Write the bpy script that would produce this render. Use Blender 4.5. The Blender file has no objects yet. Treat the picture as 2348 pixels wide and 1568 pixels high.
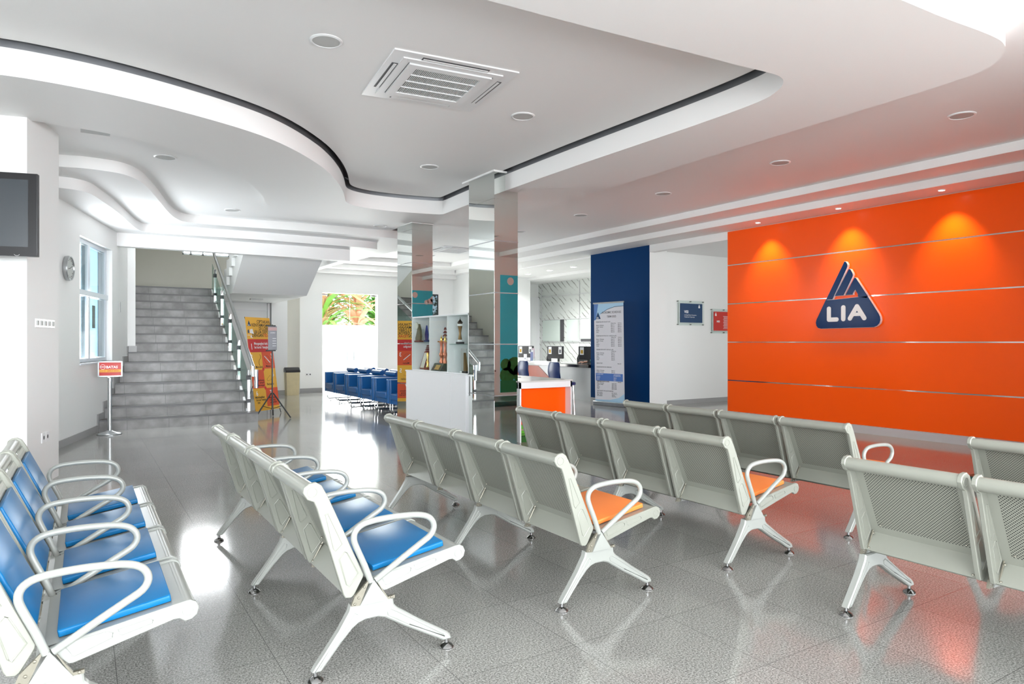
import bpy, bmesh, math, random
from mathutils import Vector, Matrix
random.seed(7)
R = math.radians
C = bpy.context.scene.collection
SC = bpy.context.scene

# ------------------------------------------------------------------ camera, world, light, exposure
cam_d = bpy.data.cameras.new('camera'); cam = bpy.data.objects.new('camera', cam_d); C.objects.link(cam)
cam_d.sensor_width = 36.0; cam_d.lens = 36.0*1565/2348; cam_d.clip_start = 0.05; cam_d.clip_end = 200
cam.location = (0, 0, 1.40); cam.rotation_euler = (R(90), 0, -R(32.16))
SC.camera = cam

w = bpy.data.worlds.new('sky'); SC.world = w; w.use_nodes = True
wn = w.node_tree.nodes; bg = wn['Background']
bg.inputs[0].default_value = (0.90, 0.95, 1.0, 1); bg.inputs[1].default_value = 5.0

SC.view_settings.view_transform = 'Standard'; SC.view_settings.look = 'None'
SC.view_settings.gamma = 1.0; SC.view_settings.use_curve_mapping = False
SC.view_settings.exposure = 1.08
try:
    SC.cycles.max_bounces = 10; SC.cycles.diffuse_bounces = 6; SC.cycles.glossy_bounces = 5
    SC.cycles.transparent_max_bounces = 10; SC.cycles.transmission_bounces = 6
    SC.cycles.caustics_reflective = False; SC.cycles.caustics_refractive = False
    SC.cycles.sample_clamp_indirect = 6.0
    SC.cycles.use_denoising = True
except Exception:
    pass

def area(name, loc, rot, sx, sy, power, color=(1, 1, 1), portal=False):
    l = bpy.data.lights.new(name, 'AREA'); l.shape = 'RECTANGLE'; l.size = sx; l.size_y = sy
    l.energy = power; l.color = color
    o = bpy.data.objects.new(name, l); C.objects.link(o); o.location = loc; o.rotation_euler = rot
    if portal: l.cycles.is_portal = True
    return o
# daylight through the glazed front behind the seating, the glass entrance, the stair window and the side window; plus two added fill lamps
area('daylight_front_glazing', (3.0, -4.85, 1.9), (R(110), 0, 0), 11.0, 3.2, 300, (0.985, 0.99, 1.0))
area('fill_left_front', (-3.95, -0.4, 1.9), (R(108), 0, R(-90)), 4.0, 1.8, 45, (0.96, 0.98, 1.0))  # side fill lamp, added with an opening in the unseen left wall
area('daylight_glass_entrance', (6.49, 19.06, 1.5), (R(96), 0, R(180)), 1.5, 2.6, 80, (1.0, 0.99, 0.96))
area('daylight_stair_window', (2.6, 19.06, 4.2), (R(80), 0, R(180)), 1.1, 1.0, 24, (1.0, 1.0, 1.0))
area('daylight_side_window', (0.05, 12.27, 2.0), (R(88), 0, R(-105)), 1.2, 1.7, 50, (0.92, 0.96, 1.0))
area('fill_hall', (12.6, 5.4, 2.0), (R(90), 0, 0), 2.0, 2.4, 30, (1.0, 1.0, 1.0))  # fill lamp added to brighten the hall, no window behind it

# ------------------------------------------------------------------ materials
MATS = {}
def mat(name, col, rough=0.5, metal=0.0, spec=0.5, coat=0.0, emit=None, es=0.0, bump=None, bstr=0.1, alpha=1.0, var=0.0, vscale=3.0, trans=0.0, coat_r=0.05):
    if name in MATS: return MATS[name]
    m = bpy.data.materials.new(name); m.use_nodes = True
    nt = m.node_tree; b = nt.nodes['Principled BSDF']
    b.inputs['Base Color'].default_value = (*col, 1); b.inputs['Roughness'].default_value = rough
    b.inputs['Metallic'].default_value = metal; b.inputs['Specular IOR Level'].default_value = spec
    b.inputs['Coat Weight'].default_value = coat; b.inputs['Coat Roughness'].default_value = coat_r
    b.inputs['Alpha'].default_value = alpha; b.inputs['Transmission Weight'].default_value = trans
    if emit: b.inputs['Emission Color'].default_value = (*emit, 1); b.inputs['Emission Strength'].default_value = es
    tc = nt.nodes.new('ShaderNodeTexCoord')
    if var:
        n = nt.nodes.new('ShaderNodeTexNoise'); n.inputs['Scale'].default_value = vscale; n.inputs['Detail'].default_value = 5
        nt.links.new(tc.outputs['Object'], n.inputs['Vector'])
        mr = nt.nodes.new('ShaderNodeMix'); mr.data_type = 'RGBA'
        mr.inputs['A'].default_value = (*[min(1, c*(1+var)) for c in col], 1); mr.inputs['B'].default_value = (*[c*(1-var) for c in col], 1)
        nt.links.new(n.outputs['Fac'], mr.inputs['Factor']); nt.links.new(mr.outputs['Result'], b.inputs['Base Color'])
    if bump:
        n = nt.nodes.new('ShaderNodeTexNoise'); n.inputs['Scale'].default_value = bump
        nt.links.new(tc.outputs['Object'], n.inputs['Vector'])
        bp = nt.nodes.new('ShaderNodeBump'); bp.inputs['Strength'].default_value = bstr; bp.inputs['Distance'].default_value = 0.002
        nt.links.new(n.outputs['Fac'], bp.inputs['Height']); nt.links.new(bp.outputs['Normal'], b.inputs['Normal'])
    MATS[name] = m; return m

white = mat('white_paint', (0.85, 0.86, 0.85), 0.55, var=0.012, vscale=1.2)
ceilw = mat('ceiling_paint', (0.87, 0.87, 0.865), 0.6, var=0.01, vscale=0.8)
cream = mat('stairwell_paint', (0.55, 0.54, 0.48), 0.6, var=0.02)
laminate = mat('white_laminate', (0.82, 0.83, 0.84), 0.3)
steel = mat('powder_coated_steel', (0.31, 0.318, 0.275), 0.32, 0.15, var=0.03, vscale=6)
steelp = mat('painted_leg_metal', (0.35, 0.363, 0.338), 0.3, 0.1, var=0.04, vscale=9)
chrome = mat('chrome', (0.78, 0.79, 0.80), 0.08, 1.0)
footm = mat('dark_chrome', (0.35, 0.35, 0.35), 0.12, 1.0)
brushed = mat('brushed_metal', (0.52, 0.54, 0.55), 0.28, 1.0, var=0.12, vscale=12)
coveMetal = mat('cove_metal', (0.30, 0.31, 0.33), 0.35, 0.8, var=0.2, vscale=4)
mirror = mat('mirror_glass', (0.83, 0.87, 0.84), 0.01, 1.0)
bolt = mat('bolt_metal', (0.25, 0.24, 0.22), 0.35, 0.9)
bracketm = mat('bracket_metal', (0.24, 0.225, 0.18), 0.35, 0.5, var=0.15, vscale=40)
blue_v = mat('blue_vinyl', (0.003, 0.145, 0.36), 0.34, spec=0.3, bump=240, bstr=0.12)
orange_v = mat('orange_vinyl', (0.90, 0.235, 0.045), 0.40, bump=240, bstr=0.12)
sofa_v = mat('armchair_blue_leatherette', (0.008, 0.105, 0.32), 0.30, coat=0.3, coat_r=0.2)
orangew = mat('orange_acrylic', (1.0, 0.105, 0.0), 0.30, spec=0.35)
bluew = mat('blue_wall_paint', (0.0002, 0.036, 0.135), 0.6, spec=0.08, var=0.03)
skirt = mat('grey_skirting_stone', (0.36, 0.36, 0.36), 0.35, var=0.06)
black = mat('black_plastic', (0.012, 0.012, 0.014), 0.3)
blackm = mat('black_metal', (0.02, 0.02, 0.022), 0.35, 0.3)
dgrey = mat('dark_grey', (0.07, 0.07, 0.075), 0.5)
lgrey = mat('light_grey_plastic', (0.60, 0.61, 0.61), 0.4)
grille = mat('grille_grey', (0.50, 0.51, 0.50), 0.6)
gold = mat('gold', (0.75, 0.50, 0.16), 0.22, 1.0)
copper = mat('copper', (0.55, 0.20, 0.13), 0.35, 0.9)
bronze = mat('bronze', (0.22, 0.13, 0.05), 0.35, 0.7)
redwood = mat('dark_red_wood', (0.16, 0.028, 0.02), 0.35)
woodred = mat('red_brown_veneer', (0.42, 0.055, 0.012), 0.35, var=0.15, vscale=9)
paper = mat('paper', (0.80, 0.81, 0.81), 0.6)
navy = mat('navy_gloss', (0.002, 0.026, 0.115), 0.2, spec=0.12)
navyp = mat('navy_print', (0.006, 0.045, 0.13), 0.3)
redp = mat('red_print', (0.58, 0.030, 0.02), 0.4)
bred = mat('banner_red', (0.62, 0.035, 0.035), 0.5)
borange = mat('banner_orange', (0.72, 0.10, 0.035), 0.5)
byellow = mat('banner_yellow', (0.82, 0.44, 0.05), 0.5)
ink = mat('dark_ink', (0.02, 0.02, 0.025), 0.6)
whitel = mat('white_lettering', (0.85, 0.86, 0.88), 0.4)
logol = mat('white_logo_edge', (0.85, 0.85, 0.92), 0.3)
greenp = mat('green_print', (0.10, 0.42, 0.02), 0.5)
dgreenp = mat('dark_green_print', (0.02, 0.12, 0.015), 0.5)
skyp = mat('mural_sky_blue', (0.05, 0.75, 1.0), 0.4)
bluecard = mat('schedule_blue', (0.05, 0.15, 0.46), 0.5)
skyc = mat('pale_blue_print', (0.38, 0.60, 0.78), 0.4)
binwood = mat('light_wood_print', (0.66, 0.55, 0.32), 0.45, var=0.12, vscale=8)
skin = mat('skin', (0.50, 0.25, 0.16), 0.5)
teal = mat('teal_fabric', (0.08, 0.30, 0.30), 0.8)
hairm = mat('black_hair', (0.01, 0.008, 0.007), 0.5)
frost = mat('window_pane_blue', (0.55, 0.66, 0.76), 0.25, coat=0.3)
shutterm = mat('blue_grey_blind', (0.34, 0.43, 0.54), 0.5)
framew = mat('window_frame_paint', (0.72, 0.77, 0.82), 0.4)
lampon = mat('lamp_lens_lit', (1, 1, 1), 0.4, emit=(1, 0.97, 0.9), es=9)
bluech = mat('blue_shell_plastic', (0.006, 0.03, 0.14), 0.35)
meshb = mat('black_mesh_fabric', (0.02, 0.024, 0.024), 0.7)
blackst = mat('black_granite', (0.014, 0.014, 0.015), 0.12)
wstone = mat('white_marble_top', (0.62, 0.62, 0.60), 0.15, var=0.12, vscale=3)
leafg = mat('leaf_green', (0.22, 0.48, 0.09), 0.5, var=0.4, vscale=3)
leafr = mat('leaf_red_green', (0.72, 0.42, 0.26), 0.5, var=0.4, vscale=3)
stemb = mat('plant_stem', (0.10, 0.08, 0.05), 0.7)
planter = mat('outside_white_wall', (0.9, 0.9, 0.9), 0.7)
paving = mat('outside_paving', (0.55, 0.54, 0.52), 0.8)
tvscreen = mat('tv_screen', (0.035, 0.045, 0.055), 0.22, spec=0.9)

def glassmat(name, tint, f=0.12):
    m = bpy.data.materials.new(name); m.use_nodes = True; nt = m.node_tree; nt.nodes.clear()
    o = nt.nodes.new('ShaderNodeOutputMaterial'); mx = nt.nodes.new('ShaderNodeMixShader')
    t = nt.nodes.new('ShaderNodeBsdfTransparent'); t.inputs[0].default_value = (*tint, 1)
    g = nt.nodes.new('ShaderNodeBsdfGlossy'); g.inputs['Roughness'].default_value = 0.02
    lw = nt.nodes.new('ShaderNodeLayerWeight'); pw = nt.nodes.new('ShaderNodeMath'); pw.operation = 'POWER'; pw.inputs[1].default_value = 4.0
    fr = nt.nodes.new('ShaderNodeMath'); fr.operation = 'MULTIPLY_ADD'; fr.inputs[1].default_value = 0.5*f/0.12; fr.inputs[2].default_value = 0.02*f/0.12
    nt.links.new(lw.outputs['Facing'], pw.inputs[0]); nt.links.new(pw.outputs[0], fr.inputs[0])
    nt.links.new(fr.outputs[0], mx.inputs[0]); nt.links.new(t.outputs[0], mx.inputs[1]); nt.links.new(g.outputs[0], mx.inputs[2])
    nt.links.new(mx.outputs[0], o.inputs[0]); return m
glass = glassmat('clear_glass', (0.93, 0.96, 0.95)); glassg = glassmat('green_glass', (0.68, 0.80, 0.76))
glassc = glassmat('cabinet_glass', (0.96, 0.98, 0.97), 0.06); glassb = glassmat('blue_crystal', (0.15, 0.30, 0.70))

def floor_mat():
    m = bpy.data.materials.new('granite_tiles'); m.use_nodes = True; nt = m.node_tree; b = nt.nodes['Principled BSDF']
    L = nt.links.new; N = nt.nodes.new
    tc = N('ShaderNodeTexCoord')
    n1 = N('ShaderNodeTexNoise'); n1.inputs['Scale'].default_value = 120; n1.inputs['Detail'].default_value = 4; n1.inputs['Roughness'].default_value = 0.75
    n2 = N('ShaderNodeTexNoise'); n2.inputs['Scale'].default_value = 380; n2.inputs['Detail'].default_value = 2
    n3 = N('ShaderNodeTexNoise'); n3.inputs['Scale'].default_value = 1.1; n3.inputs['Detail'].default_value = 4
    for n in (n1, n2, n3): L(tc.outputs['Object'], n.inputs['Vector'])
    r1 = N('ShaderNodeValToRGB'); e = r1.color_ramp.elements
    e[0].position = 0.36; e[0].color = (0.10, 0.10, 0.096, 1); e[1].position = 0.60; e[1].color = (0.50, 0.495, 0.47, 1)
    x = e.new(0.48); x.color = (0.28, 0.277, 0.262, 1)
    L(n1.outputs['Fac'], r1.inputs[0])
    r2 = N('ShaderNodeValToRGB'); e = r2.color_ramp.elements
    e[0].position = 0.35; e[0].color = (0.55, 0.55, 0.55, 1); e[1].position = 0.62; e[1].color = (1.25, 1.25, 1.24, 1)
    L(n2.outputs['Fac'], r2.inputs[0])
    m1 = N('ShaderNodeMix'); m1.data_type = 'RGBA'; m1.blend_type = 'MULTIPLY'; m1.inputs['Factor'].default_value = 1
    L(r1.outputs[0], m1.inputs['A']); L(r2.outputs[0], m1.inputs['B'])
    r3 = N('ShaderNodeMapRange'); r3.inputs['To Min'].default_value = 0.86; r3.inputs['To Max'].default_value = 1.12
    L(n3.outputs['Fac'], r3.inputs[0])
    m2 = N('ShaderNodeMix'); m2.data_type = 'RGBA'; m2.blend_type = 'MULTIPLY'; m2.inputs['Factor'].default_value = 1
    L(m1.outputs['Result'], m2.inputs['A']); L(r3.outputs[0], m2.inputs['B'])
    # joints of the 60 cm tiles
    mp = N('ShaderNodeMapping'); mp.inputs['Location'].default_value = (-0.72, -5.52, 0); L(tc.outputs['Object'], mp.inputs[0])
    sp = N('ShaderNodeSeparateXYZ'); L(mp.outputs[0], sp.inputs[0])
    ds = []
    for k in ('X', 'Y'):
        p = N('ShaderNodeMath'); p.operation = 'PINGPONG'; p.inputs[1].default_value = 0.30; L(sp.outputs[k], p.inputs[0]); ds.append(p)
    mn = N('ShaderNodeMath'); mn.operation = 'MINIMUM'; L(ds[0].outputs[0], mn.inputs[0]); L(ds[1].outputs[0], mn.inputs[1])
    jt = N('ShaderNodeMath'); jt.operation = 'LESS_THAN'; jt.inputs[1].default_value = 0.0014; L(mn.outputs[0], jt.inputs[0])
    m3 = N('ShaderNodeMix'); m3.data_type = 'RGBA'; L(jt.outputs[0], m3.inputs['Factor']); L(m2.outputs['Result'], m3.inputs['A'])
    m3.inputs['B'].default_value = (0.11, 0.11, 0.105, 1)
    # tile to tile tone
    fl = N('ShaderNodeVectorMath'); fl.operation = 'SCALE'; fl.inputs['Scale'].default_value = 1/0.6; L(mp.outputs[0], fl.inputs[0])
    f2 = N('ShaderNodeVectorMath'); f2.operation = 'FLOOR'; L(fl.outputs[0], f2.inputs[0])
    wn_ = N('ShaderNodeTexWhiteNoise'); L(f2.outputs[0], wn_.inputs['Vector'])
    r4 = N('ShaderNodeMapRange'); r4.inputs['To Min'].default_value = 0.95; r4.inputs['To Max'].default_value = 1.05; L(wn_.outputs['Value'], r4.inputs[0])
    m4 = N('ShaderNodeMix'); m4.data_type = 'RGBA'; m4.blend_type = 'MULTIPLY'; m4.inputs['Factor'].default_value = 1
    L(m3.outputs['Result'], m4.inputs['A']); L(r4.outputs[0], m4.inputs['B'])
    L(m4.outputs['Result'], b.inputs['Base Color'])
    rr = N('ShaderNodeMapRange'); rr.inputs['To Min'].default_value = 0.07; rr.inputs['To Max'].default_value = 0.15; L(n3.outputs['Fac'], rr.inputs[0])
    L(rr.outputs[0], b.inputs['Roughness']); b.inputs['Specular IOR Level'].default_value = 0.85
    return m
floorm = floor_mat()
frost = bpy.data.materials.new('frosted_blue_panel'); frost.use_nodes = True; nt = frost.node_tree; b_ = nt.nodes['Principled BSDF']
b_.inputs['Base Color'].default_value = (0.78, 0.86, 0.93, 1); b_.inputs['Roughness'].default_value = 0.4
tr_ = nt.nodes.new('ShaderNodeBsdfTranslucent'); tr_.inputs[0].default_value = (0.30, 0.36, 0.42, 1); ad_ = nt.nodes.new('ShaderNodeAddShader')
nt.links.new(b_.outputs[0], ad_.inputs[0]); nt.links.new(tr_.outputs[0], ad_.inputs[1]); nt.links.new(ad_.outputs[0], nt.nodes['Material Output'].inputs[0])

def step_mat():
    m = bpy.data.materials.new('stair_stone'); m.use_nodes = True; nt = m.node_tree; b = nt.nodes['Principled BSDF']
    L = nt.links.new; N = nt.nodes.new
    tc = N('ShaderNodeTexCoord'); n1 = N('ShaderNodeTexNoise'); n1.inputs['Scale'].default_value = 4; n1.inputs['Detail'].default_value = 6
    L(tc.outputs['Object'], n1.inputs['Vector'])
    r = N('ShaderNodeValToRGB'); e = r.color_ramp.elements; e[0].position = 0.3; e[0].color = (0.115, 0.11, 0.105, 1); e[1].position = 0.68; e[1].color = (0.27, 0.265, 0.26, 1)
    L(n1.outputs['Fac'], r.inputs[0])
    sp = N('ShaderNodeSeparateXYZ'); L(tc.outputs['Object'], sp.inputs[0])
    p = N('ShaderNodeMath'); p.operation = 'PINGPONG'; p.inputs[1].default_value = 0.30; L(sp.outputs['X'], p.inputs[0])
    j = N('ShaderNodeMath'); j.operation = 'LESS_THAN'; j.inputs[1].default_value = 0.003; L(p.outputs[0], j.inputs[0])
    mx = N('ShaderNodeMix'); mx.data_type = 'RGBA'; L(j.outputs[0], mx.inputs['Factor']); L(r.outputs[0], mx.inputs['A']); mx.inputs['B'].default_value = (0.08, 0.08, 0.08, 1)
    L(mx.outputs['Result'], b.inputs['Base Color']); b.inputs['Roughness'].default_value = 0.35
    return m
stepm = step_mat()
nosem = mat('stair_nosing', (0.10, 0.10, 0.10), 0.4)

def perf_mat():
    # sheet metal punched with staggered round holes
    m = bpy.data.materials.new('perforated_steel'); m.use_nodes = True; nt = m.node_tree; b = nt.nodes['Principled BSDF']
    L = nt.links.new; N = nt.nodes.new
    tc = N('ShaderNodeTexCoord'); sp = N('ShaderNodeSeparateXYZ'); L(tc.outputs['UV'], sp.inputs[0])
    outs = []
    for off in (0.0, 0.5):
        d2 = []
        for k, pitch in (('X', 0.0145), ('Y', 0.0145)):
            a = N('ShaderNodeMath'); a.operation = 'MULTIPLY_ADD'; a.inputs[1].default_value = 1/pitch; a.inputs[2].default_value = off; L(sp.outputs[k], a.inputs[0])
            f = N('ShaderNodeMath'); f.operation = 'FRACT'; L(a.outputs[0], f.inputs[0])
            s = N('ShaderNodeMath'); s.operation = 'SUBTRACT'; s.inputs[1].default_value = 0.5; L(f.outputs[0], s.inputs[0])
            q = N('ShaderNodeMath'); q.operation = 'MULTIPLY'; L(s.outputs[0], q.inputs[0]); L(s.outputs[0], q.inputs[1]); d2.append(q)
        ad = N('ShaderNodeMath'); ad.operation = 'ADD'; L(d2[0].outputs[0], ad.inputs[0]); L(d2[1].outputs[0], ad.inputs[1]); outs.append(ad)
    mn = N('ShaderNodeMath'); mn.operation = 'MINIMUM'; L(outs[0].outputs[0], mn.inputs[0]); L(outs[1].outputs[0], mn.inputs[1])
    lt = N('ShaderNodeMath'); lt.operation = 'LESS_THAN'; lt.inputs[1].default_value = 0.045; L(mn.outputs[0], lt.inputs[0])
    mx = N('ShaderNodeMix'); mx.data_type = 'RGBA'; L(lt.outputs[0], mx.inputs['Factor'])
    mx.inputs['A'].default_value = (0.31, 0.316, 0.268, 1); mx.inputs['B'].default_value = (0.022, 0.022, 0.022, 1)
    L(mx.outputs['Result'], b.inputs['Base Color']); b.inputs['Roughness'].default_value = 0.38; b.inputs['Metallic'].default_value = 0.1
    return m
perf = perf_mat()

def marble_mat():
    m = bpy.data.materials.new('white_marble_panel'); m.use_nodes = True; nt = m.node_tree; b = nt.nodes['Principled BSDF']
    L = nt.links.new; N = nt.nodes.new
    tc = N('ShaderNodeTexCoord'); mp = N('ShaderNodeMapping'); mp.inputs['Rotation'].default_value = (R(-38), 0, 0); L(tc.outputs['Object'], mp.inputs[0])
    wv = N('ShaderNodeTexWave'); wv.bands_direction = 'Z'; wv.inputs['Scale'].default_value = 1.9; wv.inputs['Distortion'].default_value = 3.0; wv.inputs['Detail'].default_value = 4; wv.inputs['Detail Scale'].default_value = 1.2
    L(mp.outputs[0], wv.inputs['Vector'])
    n = N('ShaderNodeTexNoise'); n.inputs['Scale'].default_value = 2.6; L(tc.outputs['Object'], n.inputs['Vector'])
    r = N('ShaderNodeValToRGB'); e = r.color_ramp.elements; e[0].position = 0.0; e[0].color = (0.22, 0.22, 0.20, 1); e[1].position = 0.12; e[1].color = (0.66, 0.69, 0.66, 1)
    L(wv.outputs['Fac'], r.inputs[0])
    mx = N('ShaderNodeMix'); mx.data_type = 'RGBA'; mr = N('ShaderNodeMapRange'); mr.inputs['From Min'].default_value = 0.45; mr.inputs['From Max'].default_value = 0.6; L(n.outputs['Fac'], mr.inputs[0])
    L(mr.outputs[0], mx.inputs['Factor']); L(r.outputs[0], mx.inputs['A']); mx.inputs['B'].default_value = (0.66, 0.69, 0.66, 1)
    L(mx.outputs['Result'], b.inputs['Base Color']); b.inputs['Roughness'].default_value = 0.25
    return m
marble = marble_mat()

def foliage_mat():
    m = bpy.data.materials.new('foliage_picture'); m.use_nodes = True; nt = m.node_tree; b = nt.nodes['Principled BSDF']
    L = nt.links.new; N = nt.nodes.new
    tc = N('ShaderNodeTexCoord'); v = N('ShaderNodeTexVoronoi'); v.inputs['Scale'].default_value = 14; L(tc.outputs['Object'], v.inputs['Vector'])
    r = N('ShaderNodeValToRGB'); e = r.color_ramp.elements; e[0].color = (0.01, 0.015, 0.02, 1); e[1].position = 0.75; e[1].color = (0.35, 0.5, 0.62, 1); x = e.new(0.5); x.color = (0.06, 0.08, 0.07, 1)
    L(v.outputs['Distance'], r.inputs[0]); L(r.outputs[0], b.inputs['Base Color']); b.inputs['Roughness'].default_value = 0.2
    return m
foliage = foliage_mat()

def rug_mat():
    m = bpy.data.materials.new('green_waved_stone'); m.use_nodes = True; nt = m.node_tree; b = nt.nodes['Principled BSDF']
    L = nt.links.new; N = nt.nodes.new
    tc = N('ShaderNodeTexCoord'); wv = N('ShaderNodeTexWave'); wv.bands_direction = 'Y'; wv.inputs['Scale'].default_value = 1.4; wv.inputs['Distortion'].default_value = 9; wv.inputs['Detail'].default_value = 4
    L(tc.outputs['Object'], wv.inputs['Vector'])
    r = N('ShaderNodeValToRGB'); e = r.color_ramp.elements; e[0].color = (0.004, 0.045, 0.04, 1); e[1].position = 1.0; e[1].color = (0.30, 0.42, 0.38, 1); x = e.new(0.82); x.color = (0.01, 0.10, 0.085, 1)
    L(wv.outputs['Fac'], r.inputs[0]); L(r.outputs[0], b.inputs['Base Color']); b.inputs['Roughness'].default_value = 0.3
    return m
rugm = rug_mat()

# ------------------------------------------------------------------ mesh helpers
class B:
    """collects geometry in one bmesh; link() makes it one mesh object"""
    def __init__(s): s.bm = bmesh.new(); s.uv = None
    def face(s, vs, mi=0):
        try:
            f = s.bm.faces.new(vs); f.material_index = mi; return f
        except ValueError: return None
    def box(s, x0, x1, y0, y1, z0, z1, mi=0, M=None):
        co = [(x, y, z) for z in (z0, z1) for y in (y0, y1) for x in (x0, x1)]
        v = [s.bm.verts.new(M @ Vector(c) if M else c) for c in co]
        for q in ((0, 2, 3, 1), (4, 5, 7, 6), (0, 1, 5, 4), (2, 6, 7, 3), (0, 4, 6, 2), (1, 3, 7, 5)): s.face([v[i] for i in q], mi)
        return s
    def prism(s, poly, a0, a1, axis='y', mi=0, M=None, bev=0.0):
        """poly: 2-D outline; extruded along axis from a0 to a1"""
        def P(p, a):
            if axis == 'y': c = (p[0], a, p[1])
            elif axis == 'x': c = (a, p[0], p[1])
            else: c = (p[0], p[1], a)
            return M @ Vector(c) if M else Vector(c)
        n = len(poly)
        if bev:
            cx = sum(p[0] for p in poly)/n; cy = sum(p[1] for p in poly)/n
            inn = inset(poly, bev); sg = 1 if a1 > a0 else -1
            rings = [[P(p, a0) for p in inn], [P(p, a0+sg*bev) for p in poly], [P(p, a1-sg*bev) for p in poly], [P(p, a1) for p in inn]]
        else: rings = [[P(p, a0) for p in poly], [P(p, a1) for p in poly]]
        rv = [[s.bm.verts.new(c) for c in r] for r in rings]
        for r0, r1 in zip(rv, rv[1:]):
            for i in range(n): s.face([r0[i], r0[(i+1) % n], r1[(i+1) % n], r1[i]], mi)
        s.face(rv[0][::-1], mi); s.face(rv[-1], mi)
        return s
    def tube(s, pts, r, seg=10, closed=False, mi=0, flat=1.0):
        pts = [Vector(p) for p in pts]; n = len(pts); rr = r if isinstance(r, (list, tuple)) else [r]*n
        rings = []; up = None
        for i, p in enumerate(pts):
            if closed: t = (pts[(i+1) % n]-pts[i-1]).normalized()
            else: t = (pts[min(i+1, n-1)]-pts[max(i-1, 0)]).normalized()
            if up is None:
                up = Vector((0, 0, 1)) if abs(t.z) < 0.9 else Vector((0, 1, 0))
            a = t.cross(up)
            if a.length < 1e-4: a = t.cross(Vector((1, 0, 0)))
            a.normalize(); b = a.cross(t).normalized(); up = b
            rings.append([s.bm.verts.new(p + (a*math.cos(2*math.pi*k/seg)*flat + b*math.sin(2*math.pi*k/seg))*rr[i]) for k in range(seg)])
        m = n if closed else n-1
        for i in range(m):
            r0, r1 = rings[i], rings[(i+1) % n]
            for k in range(seg): s.face([r0[k], r0[(k+1) % seg], r1[(k+1) % seg], r1[k]], mi)
        if not closed: s.face(rings[0][::-1], mi); s.face(rings[-1], mi)
        return s
    def cyl(s, p0, p1, r, seg=16, mi=0): return s.tube([p0, p1], r, seg, mi=mi)
    def lathe(s, prof, c=(0, 0, 0), seg=20, mi=0, M=None, sx=1, sy=1):
        rings = []
        for r, z in prof:
            ring = []
            for k in range(seg):
                v = Vector((c[0]+r*sx*math.cos(2*math.pi*k/seg), c[1]+r*sy*math.sin(2*math.pi*k/seg), c[2]+z))
                ring.append(s.bm.verts.new(M @ v if M else v))
            rings.append(ring)
        for r0, r1 in zip(rings, rings[1:]):
            for k in range(seg): s.face([r0[k], r0[(k+1) % seg], r1[(k+1) % seg], r1[k]], mi)
        s.face(rings[0][::-1], mi); s.face(rings[-1], mi)
        return s
    def quad(s, a, b, c, d, mi=0):
        v = [s.bm.verts.new(p) for p in (a, b, c, d)]; s.face(v, mi); return s
    def slab(s, outer, holes, z0, z1, mi=0):
        """horizontal slab with holes, between z0 (bottom) and z1, with side walls; no top"""
        es = []
        for loop in [outer]+holes:
            vs = [s.bm.verts.new((p[0], p[1], z0)) for p in loop]; n = len(vs)
            vt = [s.bm.verts.new((p[0], p[1], z1)) for p in loop]
            for i in range(n):
                es.append(s.bm.edges.new((vs[i], vs[(i+1) % n])))
                s.face([vs[i], vs[(i+1) % n], vt[(i+1) % n], vt[i]], mi)
        r = bmesh.ops.triangle_fill(s.bm, use_beauty=True, edges=es, normal=(0, 0, -1))
        for g in r['geom']:
            if isinstance(g, bmesh.types.BMFace): g.material_index = mi
        return s
    def link(s, name, m, parent=None, smooth=None, bevel=0.0, mats=None, loc=None):
        bmesh.ops.recalc_face_normals(s.bm, faces=s.bm.faces)
        me = bpy.data.meshes.new(name); s.bm.to_mesh(me); s.bm.free()
        for q in (mats or [m]): me.materials.append(q)
        o = bpy.data.objects.new(name, me); C.objects.link(o)
        if parent: o.parent = parent
        if loc: o.location = loc
        if bevel:
            md = o.modifiers.new('bevel', 'BEVEL'); md.width = bevel; md.segments = 2; md.limit_method = 'ANGLE'; md.angle_limit = R(40)
        if smooth is not None:
            for p in me.polygons: p.use_smooth = True
            try: me.set_sharp_from_angle(angle=R(smooth))
            except Exception: pass
        return o

def inset(poly, d):
    n = len(poly); A = sum(poly[i][0]*poly[(i+1) % n][1]-poly[(i+1) % n][0]*poly[i][1] for i in range(n))
    sg = 1 if A > 0 else -1; out = []
    for i in range(n):
        p0, p1, p2 = Vector(poly[i-1]), Vector(poly[i]), Vector(poly[(i+1) % n])
        e1 = (p1-p0).normalized(); e2 = (p2-p1).normalized()
        n1 = Vector((-e1.y, e1.x))*sg; n2 = Vector((-e2.y, e2.x))*sg; b = n1+n2
        if b.length < 1e-6: b = n1
        b.normalize(); k = d/max(0.4, b.dot(n1)); q = p1+b*k; out.append((q.x, q.y))
    return out
def smooth_open(pts, sub=4):
    """Catmull-Rom through points"""
    P = [Vector(p) for p in pts]; out = []
    for i in range(len(P)-1):
        p0 = P[max(i-1, 0)]; p1 = P[i]; p2 = P[i+1]; p3 = P[min(i+2, len(P)-1)]
        for k in range(sub):
            t = k/sub
            out.append(0.5*((2*p1)+(-p0+p2)*t+(2*p0-5*p1+4*p2-p3)*t*t+(-p0+3*p1-3*p2+p3)*t**3))
    out.append(P[-1]); return [tuple(v) for v in out]
def smooth_closed(pts, sub=4):
    P = [Vector(p) for p in pts]; n = len(P); out = []
    for i in range(n):
        p0, p1, p2, p3 = P[i-1], P[i], P[(i+1) % n], P[(i+2) % n]
        for k in range(sub):
            t = k/sub
            out.append(0.5*((2*p1)+(-p0+p2)*t+(2*p0-5*p1+4*p2-p3)*t*t+(-p0+3*p1-3*p2+p3)*t**3))
    return [tuple(v) for v in out]
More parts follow.
